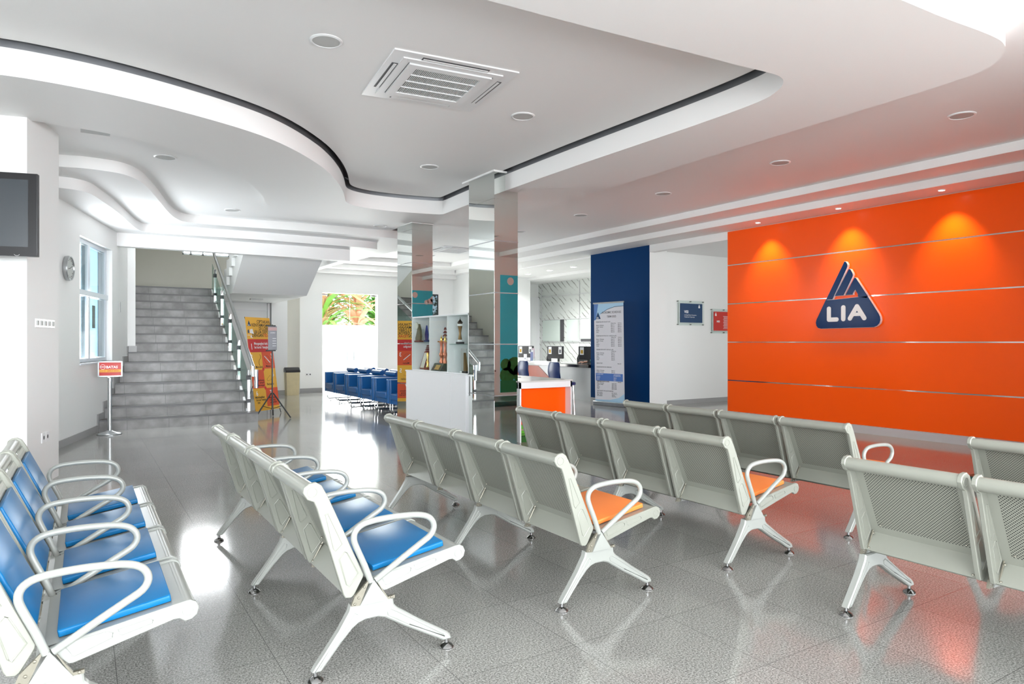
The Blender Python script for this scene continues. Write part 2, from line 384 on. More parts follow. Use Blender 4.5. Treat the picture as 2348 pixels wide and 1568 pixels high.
def circle(cx, cy, r, n=16, a0=0, a1=360):
    return [(cx+r*math.cos(R(a0+(a1-a0)*k/n)), cy+r*math.sin(R(a0+(a1-a0)*k/n))) for k in range(n if a1-a0 >= 360 else n+1)]

def tag(o, label=None, cat=None, group=None, kind=None):
    if label: o['label'] = label
    if cat: o['category'] = cat
    if group: o['group'] = group
    if kind: o['kind'] = kind
    return o
def empty(name, label=None, cat=None, loc=(0, 0, 0), rz=0, group=None):
    o = bpy.data.objects.new(name, None); C.objects.link(o); o.location = loc; o.rotation_euler = (0, 0, rz); o.empty_display_size = 0.1
    return tag(o, label, cat, group)
def struct(o): o['kind'] = 'structure'; return o
def kids(o): return [c for c in bpy.data.objects if c.parent == o]
def copy_tree(o, parent=None):
    c = o.copy(); C.objects.link(c); c.parent = parent
    for ch in CH.get(o.name, []) or kids(o): copy_tree(ch, c)
    return c
CH = {}

FONTB = {}
def text(name, s, size, m, parent, M, align='LEFT', sx=1.0, ext=0.0004, spacing=1.0, bold=0.0):
    """lettering as one mesh; s may be a list of (string, x, y, size[, align])"""
    items = s if isinstance(s, list) else [(s, 0, 0, size, align)]
    bm = bmesh.new()
    for it in items:
        st, x, y, sz = it[:4]; al = it[4] if len(it) > 4 else align
        cu = bpy.data.curves.new('t', 'FONT'); cu.body = st; cu.size = sz; cu.align_x = al; cu.extrude = ext; cu.space_character = spacing
        cu.resolution_u = 2; cu.offset = bold*sz; cu.space_line = 0.95
        to = bpy.data.objects.new('t', cu); C.objects.link(to)
        dg = bpy.context.evaluated_depsgraph_get()
        me = bpy.data.meshes.new_from_object(to.evaluated_get(dg))
        me.transform(Matrix.Translation((x, y, 0)) @ Matrix.Diagonal((sx, 1, 1, 1)))
        bm.from_mesh(me); bpy.data.meshes.remove(me); bpy.data.objects.remove(to); bpy.data.curves.remove(cu)
    me = bpy.data.meshes.new(name); bm.to_mesh(me); bm.free(); me.transform(M); me.materials.append(m)
    o = bpy.data.objects.new(name, me); C.objects.link(o); o.parent = parent
    return o
def frame(origin, xdir, ydir):
    """matrix taking local x,y (in plane) to world directions, z = outward normal"""
    x = Vector(xdir).normalized(); y = Vector(ydir).normalized(); z = x.cross(y).normalized()
    return Matrix.Translation(Vector(origin)) @ Matrix((x, y, z)).transposed().to_4x4()
def plate(name, m, parent, F, x0, x1, y0, y1, z0=0.0, z1=0.001, bevel=0):
    return B().box(x0, x1, y0, y1, z0, z1, M=F).link(name, m, parent, bevel=bevel)

# ------------------------------------------------------------------ room shell
struct(B().box(-6, 16, -5, 24, -0.12, 0).link('floor', floorm))
struct(tag(B().box(-60, 60, -60, 80, -0.35, -0.13).link('ground_outside', paving), kind='structure'))

ringL = [(-0.445, 7.829), (-0.226, 7.86), (-0.001, 7.876), (0.196, 7.909), (0.441, 7.987), (0.763, 8.14), (1.032, 8.333), (1.335, 8.617), (1.578, 8.951), (1.807, 9.325), (2.023, 9.765), (2.187, 10.17), (2.282, 10.523), (2.404, 10.89), (2.603, 11.21), (2.887, 11.38), (3.197, 11.42), (3.594, 11.36), (4.146, 11.252), (4.569, 11.18), (5.218, 10.95)]
ringR = [(5.86, 10.91), (6.06, 10.7), (6.097, 9.6), (6.05, 7.6), (5.985, 6.0), (5.945, 4.9), (5.924, 4.0), (5.915, 3.406), (5.9, 2.909), (5.88, 2.68), (5.85, 2.53), (5.77, 2.401), (5.656, 2.301), (5.547, 2.24), (5.446, 2.206), (5.305, 2.19), (5.056, 2.2), (4.669, 2.232), (4.217, 2.253)]
ZR = 3.48
ring_outer = smooth_open([(-3.6, 7.6), (-1.5, 7.78)]+ringL, 4)[:-1] + smooth_open(ringR+[(2.0, 2.35), (-3.6, 2.5)], 4)
trayL = [(-3.0, 6.9), (-1.5, 6.72), (-0.546, 6.618), (-0.332, 6.603), (0.005, 6.623), (0.37, 6.691), (0.774, 6.815), (1.235, 7.007), (1.593, 7.215), (1.914, 7.49), (2.259, 7.878), (2.531, 8.255), (2.814, 8.748), (3.028, 9.195), (3.174, 9.55), (3.281, 9.825), (3.376, 9.98), (3.536, 10.103), (3.81, 10.185), (4.171, 10.195), (4.53, 10.15)]
trayR = [(4.841, 10.083), (4.935, 10.03), (4.965, 9.90), (4.941, 9.15), (4.92, 8.0), (4.925, 6.5), (4.955, 5.338), (4.974, 4.408), (4.954, 3.875), (4.878, 3.631), (4.751, 3.472), (4.609, 3.409), (4.432, 3.413), (4.231, 3.434), (3.682, 3.477), (3.073, 3.528), (2.08, 3.597), (-3.0, 3.9)]
tray = smooth_open(trayL, 4) + smooth_open(trayR, 4)

L2R = [(-6, -5), (14, -5), (14, 19.2), (4.66, 19.2), (4.66, 13.68), (-6, 13.68)]
ceil = struct(B().slab(L2R, [inset(tray, -0.10)], 3.67, 3.9).link('ceiling', ceilw))
struct(B().slab([(-6, -5), (4.62, -5), (14, -5), (14, 19.2), (4.66, 19.2), (4.66, 13.7), (-6, 13.7)], [], 4.05, 4.2).link('ceiling', mat('roof_slab_dark', (0.3, 0.3, 0.3), 0.8)))
b = B().slab(ring_outer, [tray], ZR, 3.70)
struct(b.link('trim_1', ceilw, smooth=35))
# cove behind the lip: metal lined gutter round the raised panel
b = B()
tr = tray; n = len(tr); out = inset(tray, -0.02)
va = [b.bm.verts.new((p[0], p[1], 3.70)) for p in tr]; vb = [b.bm.verts.new((p[0], p[1], 3.70)) for p in out]; vc = [b.bm.verts.new((p[0], p[1], 3.84)) for p in out]
for i in range(n):
    b.face([va[i], va[(i+1) % n], vb[(i+1) % n], vb[i]]); b.face([vb[i], vb[(i+1) % n], vc[(i+1) % n], vc[i]])
struct(b.link('trim_2', coveMetal, smooth=40))
panel = inset(tray, 0.055)
struct(B().slab(panel, [], 3.745, 3.82).link('trim_3', ceilw, smooth=35))

L2L = [(-4, 7.5)] + smooth_open([(-1.5, 7.70)]+[(x, y-0.05) for x, y in ringL[:-1]], 3) + [(5.08, 11.1), (5.08, 13.66), (-4, 13.66)]
struct(B().slab(L2L, [], 3.57, 3.68).link('trim_4', ceilw, smooth=35))
dropA = [(-3, 9.7), (-1.2, 9.60), (-0.263, 9.482), (-0.026, 9.42), (0.175, 9.425), (0.372, 9.474), (0.522, 9.63), (0.663, 9.956), (0.857, 10.703), (1.142, 11.933), (1.318, 12.476), (1.503, 12.72), (1.978, 12.765), (2.795, 12.664), (3.651, 12.56), (4.62, 12.54), (5.3, 12.545), (5.75, 12.6), (5.9, 12.8), (5.9, 13.3), (5.9, 14.3), (5.6, 18.6)]
struct(B().slab(smooth_open(dropA, 3)+[(5.6, 19.15), (4.65, 19.15), (4.65, 13.66), (-3, 13.66)], [], 3.43, 3.58).link('trim_5', ceilw, smooth=35))
dropB = [(-3, 10.2), (-1.2, 10.1), (-0.278, 10.041), (-0.06, 10.075), (0.08, 10.23), (0.20, 10.614), (0.42, 11.439), (0.674, 12.619), (0.80, 13.08), (0.96, 13.30), (1.513, 13.29), (2.605, 13.17), (3.848, 13.16), (4.496, 13.15), (4.879, 13.18), (5.07, 13.25), (5.10, 13.38), (4.98, 13.52), (4.66, 13.66)]
struct(B().slab(smooth_open(dropB, 3)+[(-3, 13.66)], [], 3.29, 3.44).link('trim_6', ceilw, smooth=35))
b = B().box(0.2, 4.63, 13.60, 13.78, 3.06, 3.60); b.box(4.45, 4.63, 13.78, 18.8, 3.06, 3.60)
struct(b.link('trim_7', ceilw))
# right hand ceiling steps
struct(B().box(8.93, 10.4, -5, 19.1, 3.56, 3.68).link('trim_8', ceilw))
struct(B().box(9.53, 10.45, -5, 19.05, 3.45, 3.57).link('trim_9', ceilw))
# far steps over the entrance wall
b = B(); b.slab([(5.6, 17.6), (7.0, 17.45), (8.93, 17.5), (8.93, 19.1), (5.6, 19.1)], [], 3.56, 3.67); struct(b.link('trim_10', ceilw))
b = B(); b.slab([(5.0, 18.35), (9.5, 18.35), (9.5, 19.1), (5.0, 19.1)], [], 3.44, 3.57); struct(b.link('trim_11', ceilw))
b = B(); b.box(4.6, 9.8, 18.75, 19.1, 3.33, 3.45); struct(b.link('trim_12', ceilw))

# diagonal left wall (runs 15.1 degrees off the seating axis)
dv = Vector((0.2607, 0.9654)); P0 = Vector((0.2, 12.5)); nv = Vector((-0.9654, 0.2607))
MW = Matrix.Translation((P0.x, P0.y, 0)) @ Matrix((( dv.x, nv.x, 0, 0), (dv.y, nv.y, 0, 0), (0, 0, 1, 0), (0, 0, 0, 1)))
s0, s1 = -0.91, 0.83
b = B()
b.box(-5.5, s0, 0, 0.2, 0, 3.4, M=MW); b.box(s1, 1.95, 0, 0.2, 0, 3.4, M=MW)
b.box(s0, s1, 0, 0.2, 0, 1.09, M=MW); b.box(s0, s1, 0, 0.2, 2.94, 3.4, M=MW)
struct(b.link('wall_left', white))
b = B()
b.box(s0, s1, 0.08, 0.15, 1.09, 1.15, M=MW); b.box(s0, s1, 0.08, 0.15, 2.88, 2.94, M=MW); b.box(s0, s1, 0.06, 0.15, 2.10, 2.18, M=MW)
for q in (s0, -0.20, 0.74): b.box(q, q+0.09, 0.08, 0.15, 1.15, 2.88, M=MW)
b.box(s0-0.01, s1+0.01, -0.02, 0.08, 1.065, 1.09, M=MW)
wf = struct(b.link('window_1', framew))
for q0, q1 in ((s0+0.09, -0.20), (-0.11, 0.74)):
    for z0, z1 in ((1.15, 2.10), (2.18, 2.88)): B().box(q0, q1, 0.10, 0.104, z0, z1, M=MW).link('pane', glass, wf)
for q0, q1 in ((-0.36, -0.205), (0.49, 0.735)):
    for z0, z1 in ((1.16, 2.09), (2.19, 2.87)): B().box(q0, q1, 0.125, 0.140, z0, z1, M=MW).link('blind', shutterm, wf)
for z0, z1 in ((1.16, 2.09), (2.19, 2.87)): B().box(0.02, 0.485, 0.127, 0.140, z0, z1, M=MW).link('frosted_panel', frost, wf)
B().box(0.15, 0.30, 0.115, 0.12, 1.62, 1.98, M=MW).link('sticker', mat('sticker_grey', (0.35, 0.36, 0.33), 0.6), wf)
b = B().box(-5.5, -0.05, -0.015, 0, 0, 0.10, M=MW); struct(b.link('baseboard_left', skirt))

# wall stub that carries the screen
C0 = Vector((-0.438, 7.742)); CM = Matrix.Translation((C0.x, C0.y, 0)) @ Matrix(((dv.x, nv.x, 0, 0), (dv.y, nv.y, 0, 0), (0, 0, 1, 0), (0, 0, 0, 1)))
struct(B().box(0, 0.86, 0, 2.6, 0, 3.6, M=CM).link('wall_screen', white))

# stairwell
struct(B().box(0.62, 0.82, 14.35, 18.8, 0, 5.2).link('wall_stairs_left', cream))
struct(B().box(0.62, 0.82, 14.33, 14.35, 0, 3.5).link('trim_13', white))
b = B(); WX0, WX1, WZ0, WZ1 = 2.10, 3.22, 3.585, 4.72
b.box(0.6, WX0, 18.8, 19.0, 0, 5.2); b.box(WX1, 5.0, 18.8, 19.0, 0, 5.2); b.box(WX0, WX1, 18.8, 19.0, 0, WZ0); b.box(WX0, WX1, 18.8, 19.0, WZ1, 5.2)
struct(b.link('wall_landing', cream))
b = B()
for q in (WX0, 2.28, 2.56, 2.84, WX1-0.04): b.box(q, q+0.04, 18.85, 18.9, WZ0, WZ1)
for z in (WZ0, 3.90, 4.16, 4.42, WZ1-0.04): b.box(WX0, WX1, 18.85, 18.9, z, z+0.04)
struct(b.link('window_2', framew))
struct(B().box(0.5, 5.0, 13.7, 19.0, 5.2, 5.3).link('ceiling', ceilw))
struct(B().box(0.5, 5.0, 13.62, 13.75, 3.6, 5.2).link('wall_stairs_front', white))
struct(B().box(4.65, 4.8, 13.7, 19.0, 3.6, 5.2).link('wall_stairs_right', white))

# back wall with glass entrance
DX0, DX1, DZ = 5.674, 7.303, 2.785
b = B(); b.box(4.30, DX0, 19, 19.2, 0, 3.7); b.box(DX1, 14, 19, 19.2, 0, 3.7); b.box(DX0, DX1, 19, 19.2, DZ, 3.7); struct(b.link('wall_back', white))
b = B(); b.box(4.30, DX0, 18.985, 19, 0, 0.12); b.box(DX1, 12.1, 18.985, 19, 0, 0.12); struct(b.link('baseboard_back', skirt))
b = B(); b.box(DX0, 6.485, 19.08, 19.092, 0.01, 2.74); b.box(6.495, DX1, 19.08, 19.092, 0.01, 2.74)
d1 = struct(b.link('door_1', glass))
b = B(); b.box(DX0+0.01, 6.482, 19.092, 19.094, 0.01, 1.88); b.box(6.498, DX1-0.01, 19.092, 19.094, 0.01, 1.88)
fm = bpy.data.materials.new('white_frosted_film'); fm.use_nodes = True; nt = fm.node_tree; nt.nodes.clear()
o_ = nt.nodes.new('ShaderNodeOutputMaterial'); mx_ = nt.nodes.new('ShaderNodeMixShader'); t_ = nt.nodes.new('ShaderNodeBsdfTranslucent'); d_ = nt.nodes.new('ShaderNodeBsdfDiffuse')
t_.inputs[0].default_value = (1, 1, 1, 1); d_.inputs[0].default_value = (0.9, 0.9, 0.9, 1); mx_.inputs[0].default_value = 0.25
nt.links.new(t_.outputs[0], mx_.inputs[1]); nt.links.new(d_.outputs[0], mx_.inputs[2]); nt.links.new(mx_.outputs[0], o_.inputs[0])
b.link('frosted_film', fm, d1)
for hx in (6.40, 6.60):
    b = B(); b.cyl((hx, 19.03, 0.87), (hx, 19.03, 1.52), 0.013); b.cyl((hx, 19.03, 0.97), (hx, 19.09, 0.97), 0.008); b.cyl((hx, 19.03, 1.42), (hx, 19.09, 1.42), 0.008)
    b.link('door_handle', brushed, d1)
b = B(); b.box(DX0, DX0+0.17, 19.06, 19.11, 2.72, 2.76); b.box(DX1-0.18, DX1, 19.06, 19.11, 2.72, 2.76); b.link('patch_fitting', brushed, d1)
struct(B().box(9.77, 12.0, 18.0, 19.0, 0, 3.6).link('wall_entrance_corner', white))
# under-landing wall with a flush door, its reveal and the pier beside it
b = B(); b.box(2.4, 4.30, 18.78, 18.98, 0, 2.6); struct(b.link('wall_under_stairs', white))
b = B(); b.box(4.13, 4.18, 18.66, 18.78, 0, 2.42); b.box(3.10, 4.18, 18.74, 18.78, 2.22, 2.25); struct(b.link('door_2', laminate))
struct(B().box(4.21, 4.62, 18.60, 18.99, 0, 3.5).link('wall_pier', white))
b = B(); b.box(2.55, 4.14, 18.76, 18.78, 0, 0.12); b.box(4.20, 4.63, 18.585, 18.60, 0, 0.12); struct(b.link('baseboard_pier', skirt))

# orange feature wall
OX = 10.15
struct(B().box(OX+0.01, OX+0.16, 1.2, 8.584, 0.0, 3.6).link('wall_right', white))
ow = B()
zs = [0.115, 0.692, 1.397, 2.103, 2.818, 3.45]
for z0, z1 in zip(zs, zs[1:]):
    ow.box(OX-0.012, OX+0.012, 1.2, 8.60, z0+0.009, z1-0.009)
struct(ow.link('wall_orange_panels', orangew))
b = B()
for z in zs[1:-1]: b.box(OX-0.008, OX+0.01, 1.2, 8.60, z-0.010, z+0.010)
struct(b.link('trim_14', chrome))
struct(B().box(OX-0.03, OX+0.01, 1.2, 8.584, 0, 0.115).link('baseboard_right', mat('pale_skirting', (0.55, 0.55, 0.58), 0.3)))
struct(B().box(OX, OX+0.15, 8.58, 10.70, 3.30, 3.5).link('trim_15', ceilw))
# blue pier, hall and reception walls
struct(B().box(OX+0.005, 10.66, 10.68, 12.643, 0, 3.5).link('wall_blue_pier', white))
struct(B().box(OX-0.006, OX+0.006, 10.68, 12.643, 0.10, 3.47).link('trim_16', bluew))
struct(B().box(OX-0.012, OX+0.004, 10.68, 12.643, 0, 0.10).link('baseboard_blue_pier', skirt))
b = B(); b.box(10.66, 14.2, 11.0, 11.2, 0, 3.5); struct(b.link('wall_hall', white))
struct(B().box(10.66, 14.2, 10.985, 11.0, 0, 0.10).link('baseboard_hall', skirt))
struct(B().box(14.0, 14.2, 5.0, 11.0, 0, 3.5).link('wall_hall_end', white))
struct(B().box(10.3, 14.0, 5.0, 5.2, 0, 3.5).link('wall_hall_side', white))
struct(B().box(10.31, 14.0, 5.2, 11.0, 3.40, 3.5).link('trim_17', ceilw))
struct(B().box(10.30, 13.0, 11.2, 19.0, 3.42, 3.5).link('trim_18', ceilw))
struct(B().box(11.9, 13.0, 11.2, 19.0, 3.34, 3.42).link('trim_19', ceilw))
# marble wall behind the reception
mw = B(); mw.box(13.0, 13.2, 11.2, 19.0, 0, 3.4); mw = struct(mw.link('wall_marble', marble))
b = B()
for z in (2.89, 2.13, 1.40): b.box(12.975, 13.0, 11.3, 18.85, z-0.012, z+0.012)
for y in (16.75, 18.80): b.box(12.975, 13.0, y-0.015, y+0.015, 1.0 if y < 18 else 0, 3.3)
b.link('metal_strip', lgrey, mw)
b = B(); b.box(12.98, 13.0, 17.75, 18.72, 1.43, 2.11); b.box(12.98, 13.0, 16.80, 17.40, 1.43, 2.11); b.box(12.98, 13.0, 15.2, 16.66, 1.50, 2.11)
b.link('whiteboard_panel', mat('pale_green_glass_panel', (0.62, 0.70, 0.65), 0.12), mw)
b = B(); b.box(12.972, 12.99, 17.55, 17.73, 1.41, 2.12); b.box(12.972, 12.99, 15.2, 16.66, 1.41, 1.50); b.link('dark_recess', dgrey, mw)

# door in the back wall of the reception
b = B(); b.box(12.02, 12.12, 18.93, 19, 0, 2.90); b.box(13.0-0.02, 13.0, 18.93, 19, 0, 2.9); b.box(12.02, 13.0, 18.93, 19, 2.84, 2.90); b.box(12.12, 12.98, 18.955, 19, 0, 2.84)
d3 = struct(b.link('door_3', laminate))
B().box(12.25, 12.43, 18.945, 18.955, 0.62, 2.50).link('door_glass', mat('dim_glass', (0.20, 0.24, 0.25), 0.08), d3)
B().box(12.26, 12.42, 18.94, 18.945, 1.35, 1.95).link('painted_reflection', mat('reflection_paint', (0.75, 0.82, 0.85), 0.1), d3)  # pale panel, a reflection on the door glass put in as colour
b = B(); b.box(12.15, 12.19, 18.94, 18.955, 0.95, 1.25); b.cyl((12.17, 18.90, 1.15), (12.30, 18.90, 1.15), 0.01); b.cyl((12.17, 18.90, 1.15), (12.17, 18.95, 1.15), 0.008); b.link('door_handle', brushed, d3)

# parts of the place behind the camera, seen in mirrors and gloss
struct(B().box(6.6, 10.3, 1.0, 1.2, 0, 3.67).link('wall_front_right', white))
b = B()
for x in (-4.0, -1.2, 1.6, 4.4, 7.2, 10.0): b.box(x-0.05, x+0.05, -5.0, -4.9, 0, 3.67)
b.box(-4, 10.2, -5, -4.9, 2.6, 2.7); b.box(-4, 10.2, -5, -4.9, 0, 0.1)
struct(b.link('window_3', framew))
b = B(); b.box(-4.2, -4.0, -5, 9.0, 0, 1.0); b.box(-4.2, -4.0, -5, 9.0, 2.8, 3.67); b.box(-4.2, -4.0, -5, -2.4, 1.0, 2.8); b.box(-4.2, -4.0, 1.66, 9.0, 1.0, 2.8); struct(b.link('wall_left_front', white))
b = B()
for y in (-2.4, -0.4, 1.6): b.box(-4.12, -4.06, y, y+0.06, 1.0, 2.8)
struct(b.link('fill_window', framew))  # unseen side window, added to let in some fill light

# ------------------------------------------------------------------ waiting benches
TUBE = (-0.004, 0.783)
BACKP = [(-0.037, 0.783), (-0.022, 0.758), (0.003, 0.742), (0.015, 0.715), (0.127, 0.338), (0.136, 0.322), (0.160, 0.318), (0.172, 0.326), (0.213, 0.397), (0.215, 0.41), (0.052, 0.765), (0.030, 0.805), (0.010, 0.818), (-0.015, 0.815), (-0.032, 0.803)]
SEATP = [(0.247, 0.386), (0.29, 0.398), (0.655, 0.457), (0.675, 0.459), (0.693, 0.450), (0.702, 0.430), (0.696, 0.408), (0.680, 0.395), (0.660, 0.392), (0.640, 0.402), (0.622, 0.402), (0.318, 0.322), (0.305, 0.322), (0.296, 0.330)]
LEGP = [(0.157, 0.290), (0.150, 0.262), (0.105, 0.190), (0.045, 0.110), (0.006, 0.060), (-0.003, 0.045), (-0.004, 0.026), (0.028, 0.024), (0.031, 0.038), (0.040, 0.052), (0.120, 0.145), (0.165, 0.190), (0.190, 0.207), (0.221, 0.216), (0.276, 0.216), (0.310, 0.206), (0.400, 0.150), (0.590, 0.040), (0.598, 0.034), (0.600, 0.024), (0.628, 0.024), (0.629, 0.050), (0.622, 0.066), (0.608, 0.079), (0.480, 0.160), (0.365, 0.240), (0.350, 0.258), (0.346, 0.290)]
ARMP = [(0.243, 0.375), (0.215, 0.450), (0.180, 0.530), (0.168, 0.570), (0.176, 0.602), (0.204, 0.624), (0.250, 0.634), (0.32, 0.6385), (0.384, 0.638), (0.457, 0.633), (0.505, 0.620), (0.532, 0.597), (0.540, 0.565), (0.522, 0.532), (0.475, 0.503), (0.40, 0.460), (0.32, 0.412), (0.262, 0.378)]
BACKP = [(TUBE[0]+(x-TUBE[0])*1.13, TUBE[1]+(z-TUBE[1])*1.13) if z > 0.75 else (x, z) for x, z in BACKP]
SEATP = [(0.668+(x-0.668)*1.10, 0.426+(z-0.426)*1.10) if x > 0.65 else (x, z) for x, z in SEATP]
LEGP = [(x, max(z, 0.042)) if z < 0.042 else (x, z) for x, z in LEGP]
def offc(poly, k, cx=None, cy=None):
    cx = sum(p[0] for p in poly)/len(poly) if cx is None else cx; cy = sum(p[1] for p in poly)/len(poly) if cy is None else cy
    return [(cx+(x-cx)*k, cy+(y-cy)*k) for x, y in poly]
def rib(b, poly, y, side, M=None):
    """pressed rib outline on a side plate"""
    b.tube([(x, y, z) for x, z in poly], 0.0026, 6, closed=True)
def make_bench(pad):
    root = empty('waiting_bench')
    pm = {'blue': blue_v, 'orange': orange_v}[pad]
    # beam
    b = B(); b.prism([(0.205, 0.300), (0.300, 0.300), (0.262, 0.355), (0.245, 0.355)], 0.0, 2.40); b.link('crossbeam', steel, root, smooth=40)
    for k, ly in enumerate((0.03, 1.215, 2.385)):
        b = B(); b.prism(LEGP, ly-0.021, ly+0.021, bev=0.006)
        rear = [(0.020, 0.058), (0.033, 0.060), (0.150, 0.200), (0.178, 0.222), (0.186, 0.245), (0.172, 0.255)]
        front = [(0.595, 0.062), (0.590, 0.072), (0.365, 0.222), (0.335, 0.240), (0.318, 0.232), (0.322, 0.216), (0.42, 0.155)]
        for q in (rear, front): rib(b, q, ly-0.0212, -1); rib(b, q, ly+0.0212, 1)
        leg = b.link('leg', steelp, root, smooth=35)
        for fx in (0.012, 0.614):
            f = B(); f.lathe([(0.032, 0), (0.033, 0.004), (0.028, 0.011), (0.016, 0.019), (0.009, 0.023), (0.009, 0.043)], (fx, ly, 0)); f.link('foot', footm, leg, smooth=35)
    for k in range(4):
        y0 = 0.6*k+0.018; y1 = y0+0.564
        b = B()
        for (ya, yb) in ((y0, y0+0.022), (y1-0.022, y1)):
            b.prism(BACKP, ya, yb, bev=0.003)
            for yy in (ya-0.0004, yb+0.0004):
              rib(b, [(0.050, 0.687), (0.061, 0.688), (0.122, 0.553), (0.094, 0.526), (0.085, 0.538)], yy, 0)
              rib(b, [(0.132, 0.518), (0.142, 0.512), (0.190, 0.418), (0.150, 0.368), (0.140, 0.378), (0.108, 0.490)], yy, 0)
            yy = ya-0.0004 if ya == y0 else yb+0.0004
            b.tube([(TUBE[0]+0.020*math.cos(q*math.pi/8), yy, TUBE[1]+0.020*math.sin(q*math.pi/8)) for q in range(16)], 0.002, 6, closed=True)
        b.tube([(TUBE[0], y0+0.02, TUBE[1]), (TUBE[0], y1-0.02, TUBE[1])], 0.0325, 20)
        # plain margins of the sheet and lower pan
        fr = lambda t: (0.036+(0.205-0.036)*t, 0.772+(0.408-0.772)*t)
        def strip(t0, t1, ya, yb, mi=0):
            a, c = fr(t0), fr(t1)
            b.quad((a[0], ya, a[1]), (a[0], yb, a[1]), (c[0], yb, c[1]), (c[0], ya, c[1]), mi)
        strip(0, 0.045, y0+0.02, y1-0.02); strip(0.90, 1.0, y0+0.02, y1-0.02); strip(0.045, 0.90, y0+0.02, y0+0.062); strip(0.045, 0.90, y1-0.062, y1-0.02)
        a, c = fr(1.0), (0.140, 0.325)
        b.quad((a[0], y0+0.02, a[1]), (a[0], y1-0.02, a[1]), (c[0], y1-0.02, c[1]), (c[0], y0+0.02, c[1]))
        b.tube([(0.207, y0+0.02, 0.404), (0.207, y1-0.02, 0.404)], 0.004, 6)
        for t, yy in ((0.07, y0+0.08), (0.07, (y0+y1)/2), (0.07, y1-0.08), (0.5, y0+0.075), (0.87, y0+0.08), (0.87, y1-0.08)):
            p = fr(t); b.lathe([(0.005, -0.003), (0.004, 0.002), (0.001, 0.003)], (p[0]-0.004, yy, p[1]), 8, mi=1)
        back = b.link('backrest', steel, root, smooth=35, mats=[steel, bracketm])
        pb = B(); a, c = fr(0.045), fr(0.90); L = math.hypot(c[0]-a[0], c[1]-a[1])
        vs = [pb.bm.verts.new(p) for p in ((a[0], y0+0.062, a[1]), (a[0], y1-0.062, a[1]), (c[0], y1-0.062, c[1]), (c[0], y0+0.062, c[1]))]
        f = pb.bm.faces.new(vs); uvl = pb.bm.loops.layers.uv.new('uv')
        for lp, uv in zip(f.loops, ((0, 0), (y1-y0-0.124, 0), (y1-y0-0.124, L), (0, L))): lp[uvl].uv = uv
        ps = pb.link('perforated_sheet', perf, back)
        for p in ps.data.polygons: pass
        # hinge plates
        for yy in (y0+0.030, y1-0.030):
            h = B(); h.tube([(0.200, yy, 0.418), (0.150, yy, 0.330)], 0.0045, 6)
            for q in ((0.192, 0.404), (0.152, 0.334)): h.lathe([(0.007, 0), (0.006, 0.004), (0.002, 0.006)], (q[0]-0.004, yy+0.008*(1 if yy < y0+0.1 else -1), q[1]), 8)
            h.link('hinge_bracket', bracketm, back)
        # back cushion
        bc = B(); nx, nz = 0.907, 0.421
        prof = [fr(0.10), fr(0.93)]
        q0, q1 = fr(0.10), fr(0.94)
        poly = [(q0[0]+nx*0.002, q0[1]+nz*0.002), (q0[0]+nx*0.022, q0[1]+nz*0.022), (q1[0]+nx*0.022, q1[1]+nz*0.022), (q1[0]+nx*0.002, q1[1]+nz*0.002)]
        if pad == 'blue' or True:
            bc.prism(poly, y0+0.055, y1-0.055, bev=0.004)
            if pad == 'blue': bc.link('back_cushion', pm, root, bevel=0.006, smooth=50)
            else: bc.bm.free()
        # seat
        b = B()
        for (ya, yb) in ((y0, y0+0.020), (y1-0.020, y1)):
            b.prism(SEATP, ya, yb, bev=0.003)
            yy = ya-0.0004 if ya == y0 else yb+0.0004
            rib(b, [(0.288, 0.396), (0.416, 0.409), (0.433, 0.400), (0.431, 0.384), (0.322, 0.347), (0.312, 0.350)], yy, 0)
            rib(b, [(0.447, 0.408), (0.545, 0.425), (0.556, 0.417), (0.553, 0.407), (0.460, 0.386), (0.452, 0.392)], yy, 0)
            b.tube([(0.669+0.018*math.cos(q*math.pi/8), yy, 0.425+0.018*math.sin(q*math.pi/8)) for q in range(16)], 0.002, 6, closed=True)
        b.tube([(0.668, y0+0.018, 0.426), (0.668, y1-0.018, 0.426)], 0.0315, 18)
        top = [(0.215, 0.398), (0.235, 0.388), (0.29, 0.396), (0.655, 0.4545)]
        for p, q in zip(top, top[1:]):
            b.quad((p[0], y0+0.018, p[1]), (p[0], y1-0.018, p[1]), (q[0], y1-0.018, q[1]), (q[0], y0+0.018, q[1]))
            b.quad((p[0]+0.004, y0+0.018, p[1]-0.008), (q[0], y0+0.018, q[1]-0.008), (q[0], y1-0.018, q[1]-0.008), (p[0]+0.004, y1-0.018, p[1]-0.008))
        b.link('seat', steel if pad != 'blue' else steelp, root, smooth=35)
        sc = B(); a, c = (0.275, 0.397), (0.620, 0.4525); ny, nz2 = -0.157, 0.987
        poly = [(a[0], a[1]), (a[0]+ny*0.026, a[1]+nz2*0.026), (c[0]+ny*0.026, c[1]+nz2*0.026), (c[0], c[1])]
        sc.prism(poly, y0+0.050, y1-0.050, bev=0.004); sc.link('seat_cushion', pm, root, bevel=0.007, smooth=50)
    for k in range(5):
        ay = 0.6*k if 0 < k < 4 else (0.008 if k == 0 else 2.392)
        b = B(); b.tube([(x, ay, z) for x, z in smooth_open(ARMP, 3)], 0.0135, 12); b.link('armrest', steelp, root, smooth=60)
        b = B(); b.prism([(0.252, 0.384), (0.192, 0.287), (0.318, 0.287)], ay-0.012, ay+0.012); br = b.link('bracket', steelp, root)
        b = B(); b.prism([(0.238, 0.392), (0.170, 0.325), (0.155, 0.288), (0.192, 0.284)], ay-0.006, ay+0.006); b.prism([(0.262, 0.384), (0.318, 0.297), (0.350, 0.300), (0.350, 0.287), (0.315, 0.287)], ay-0.006, ay+0.008)
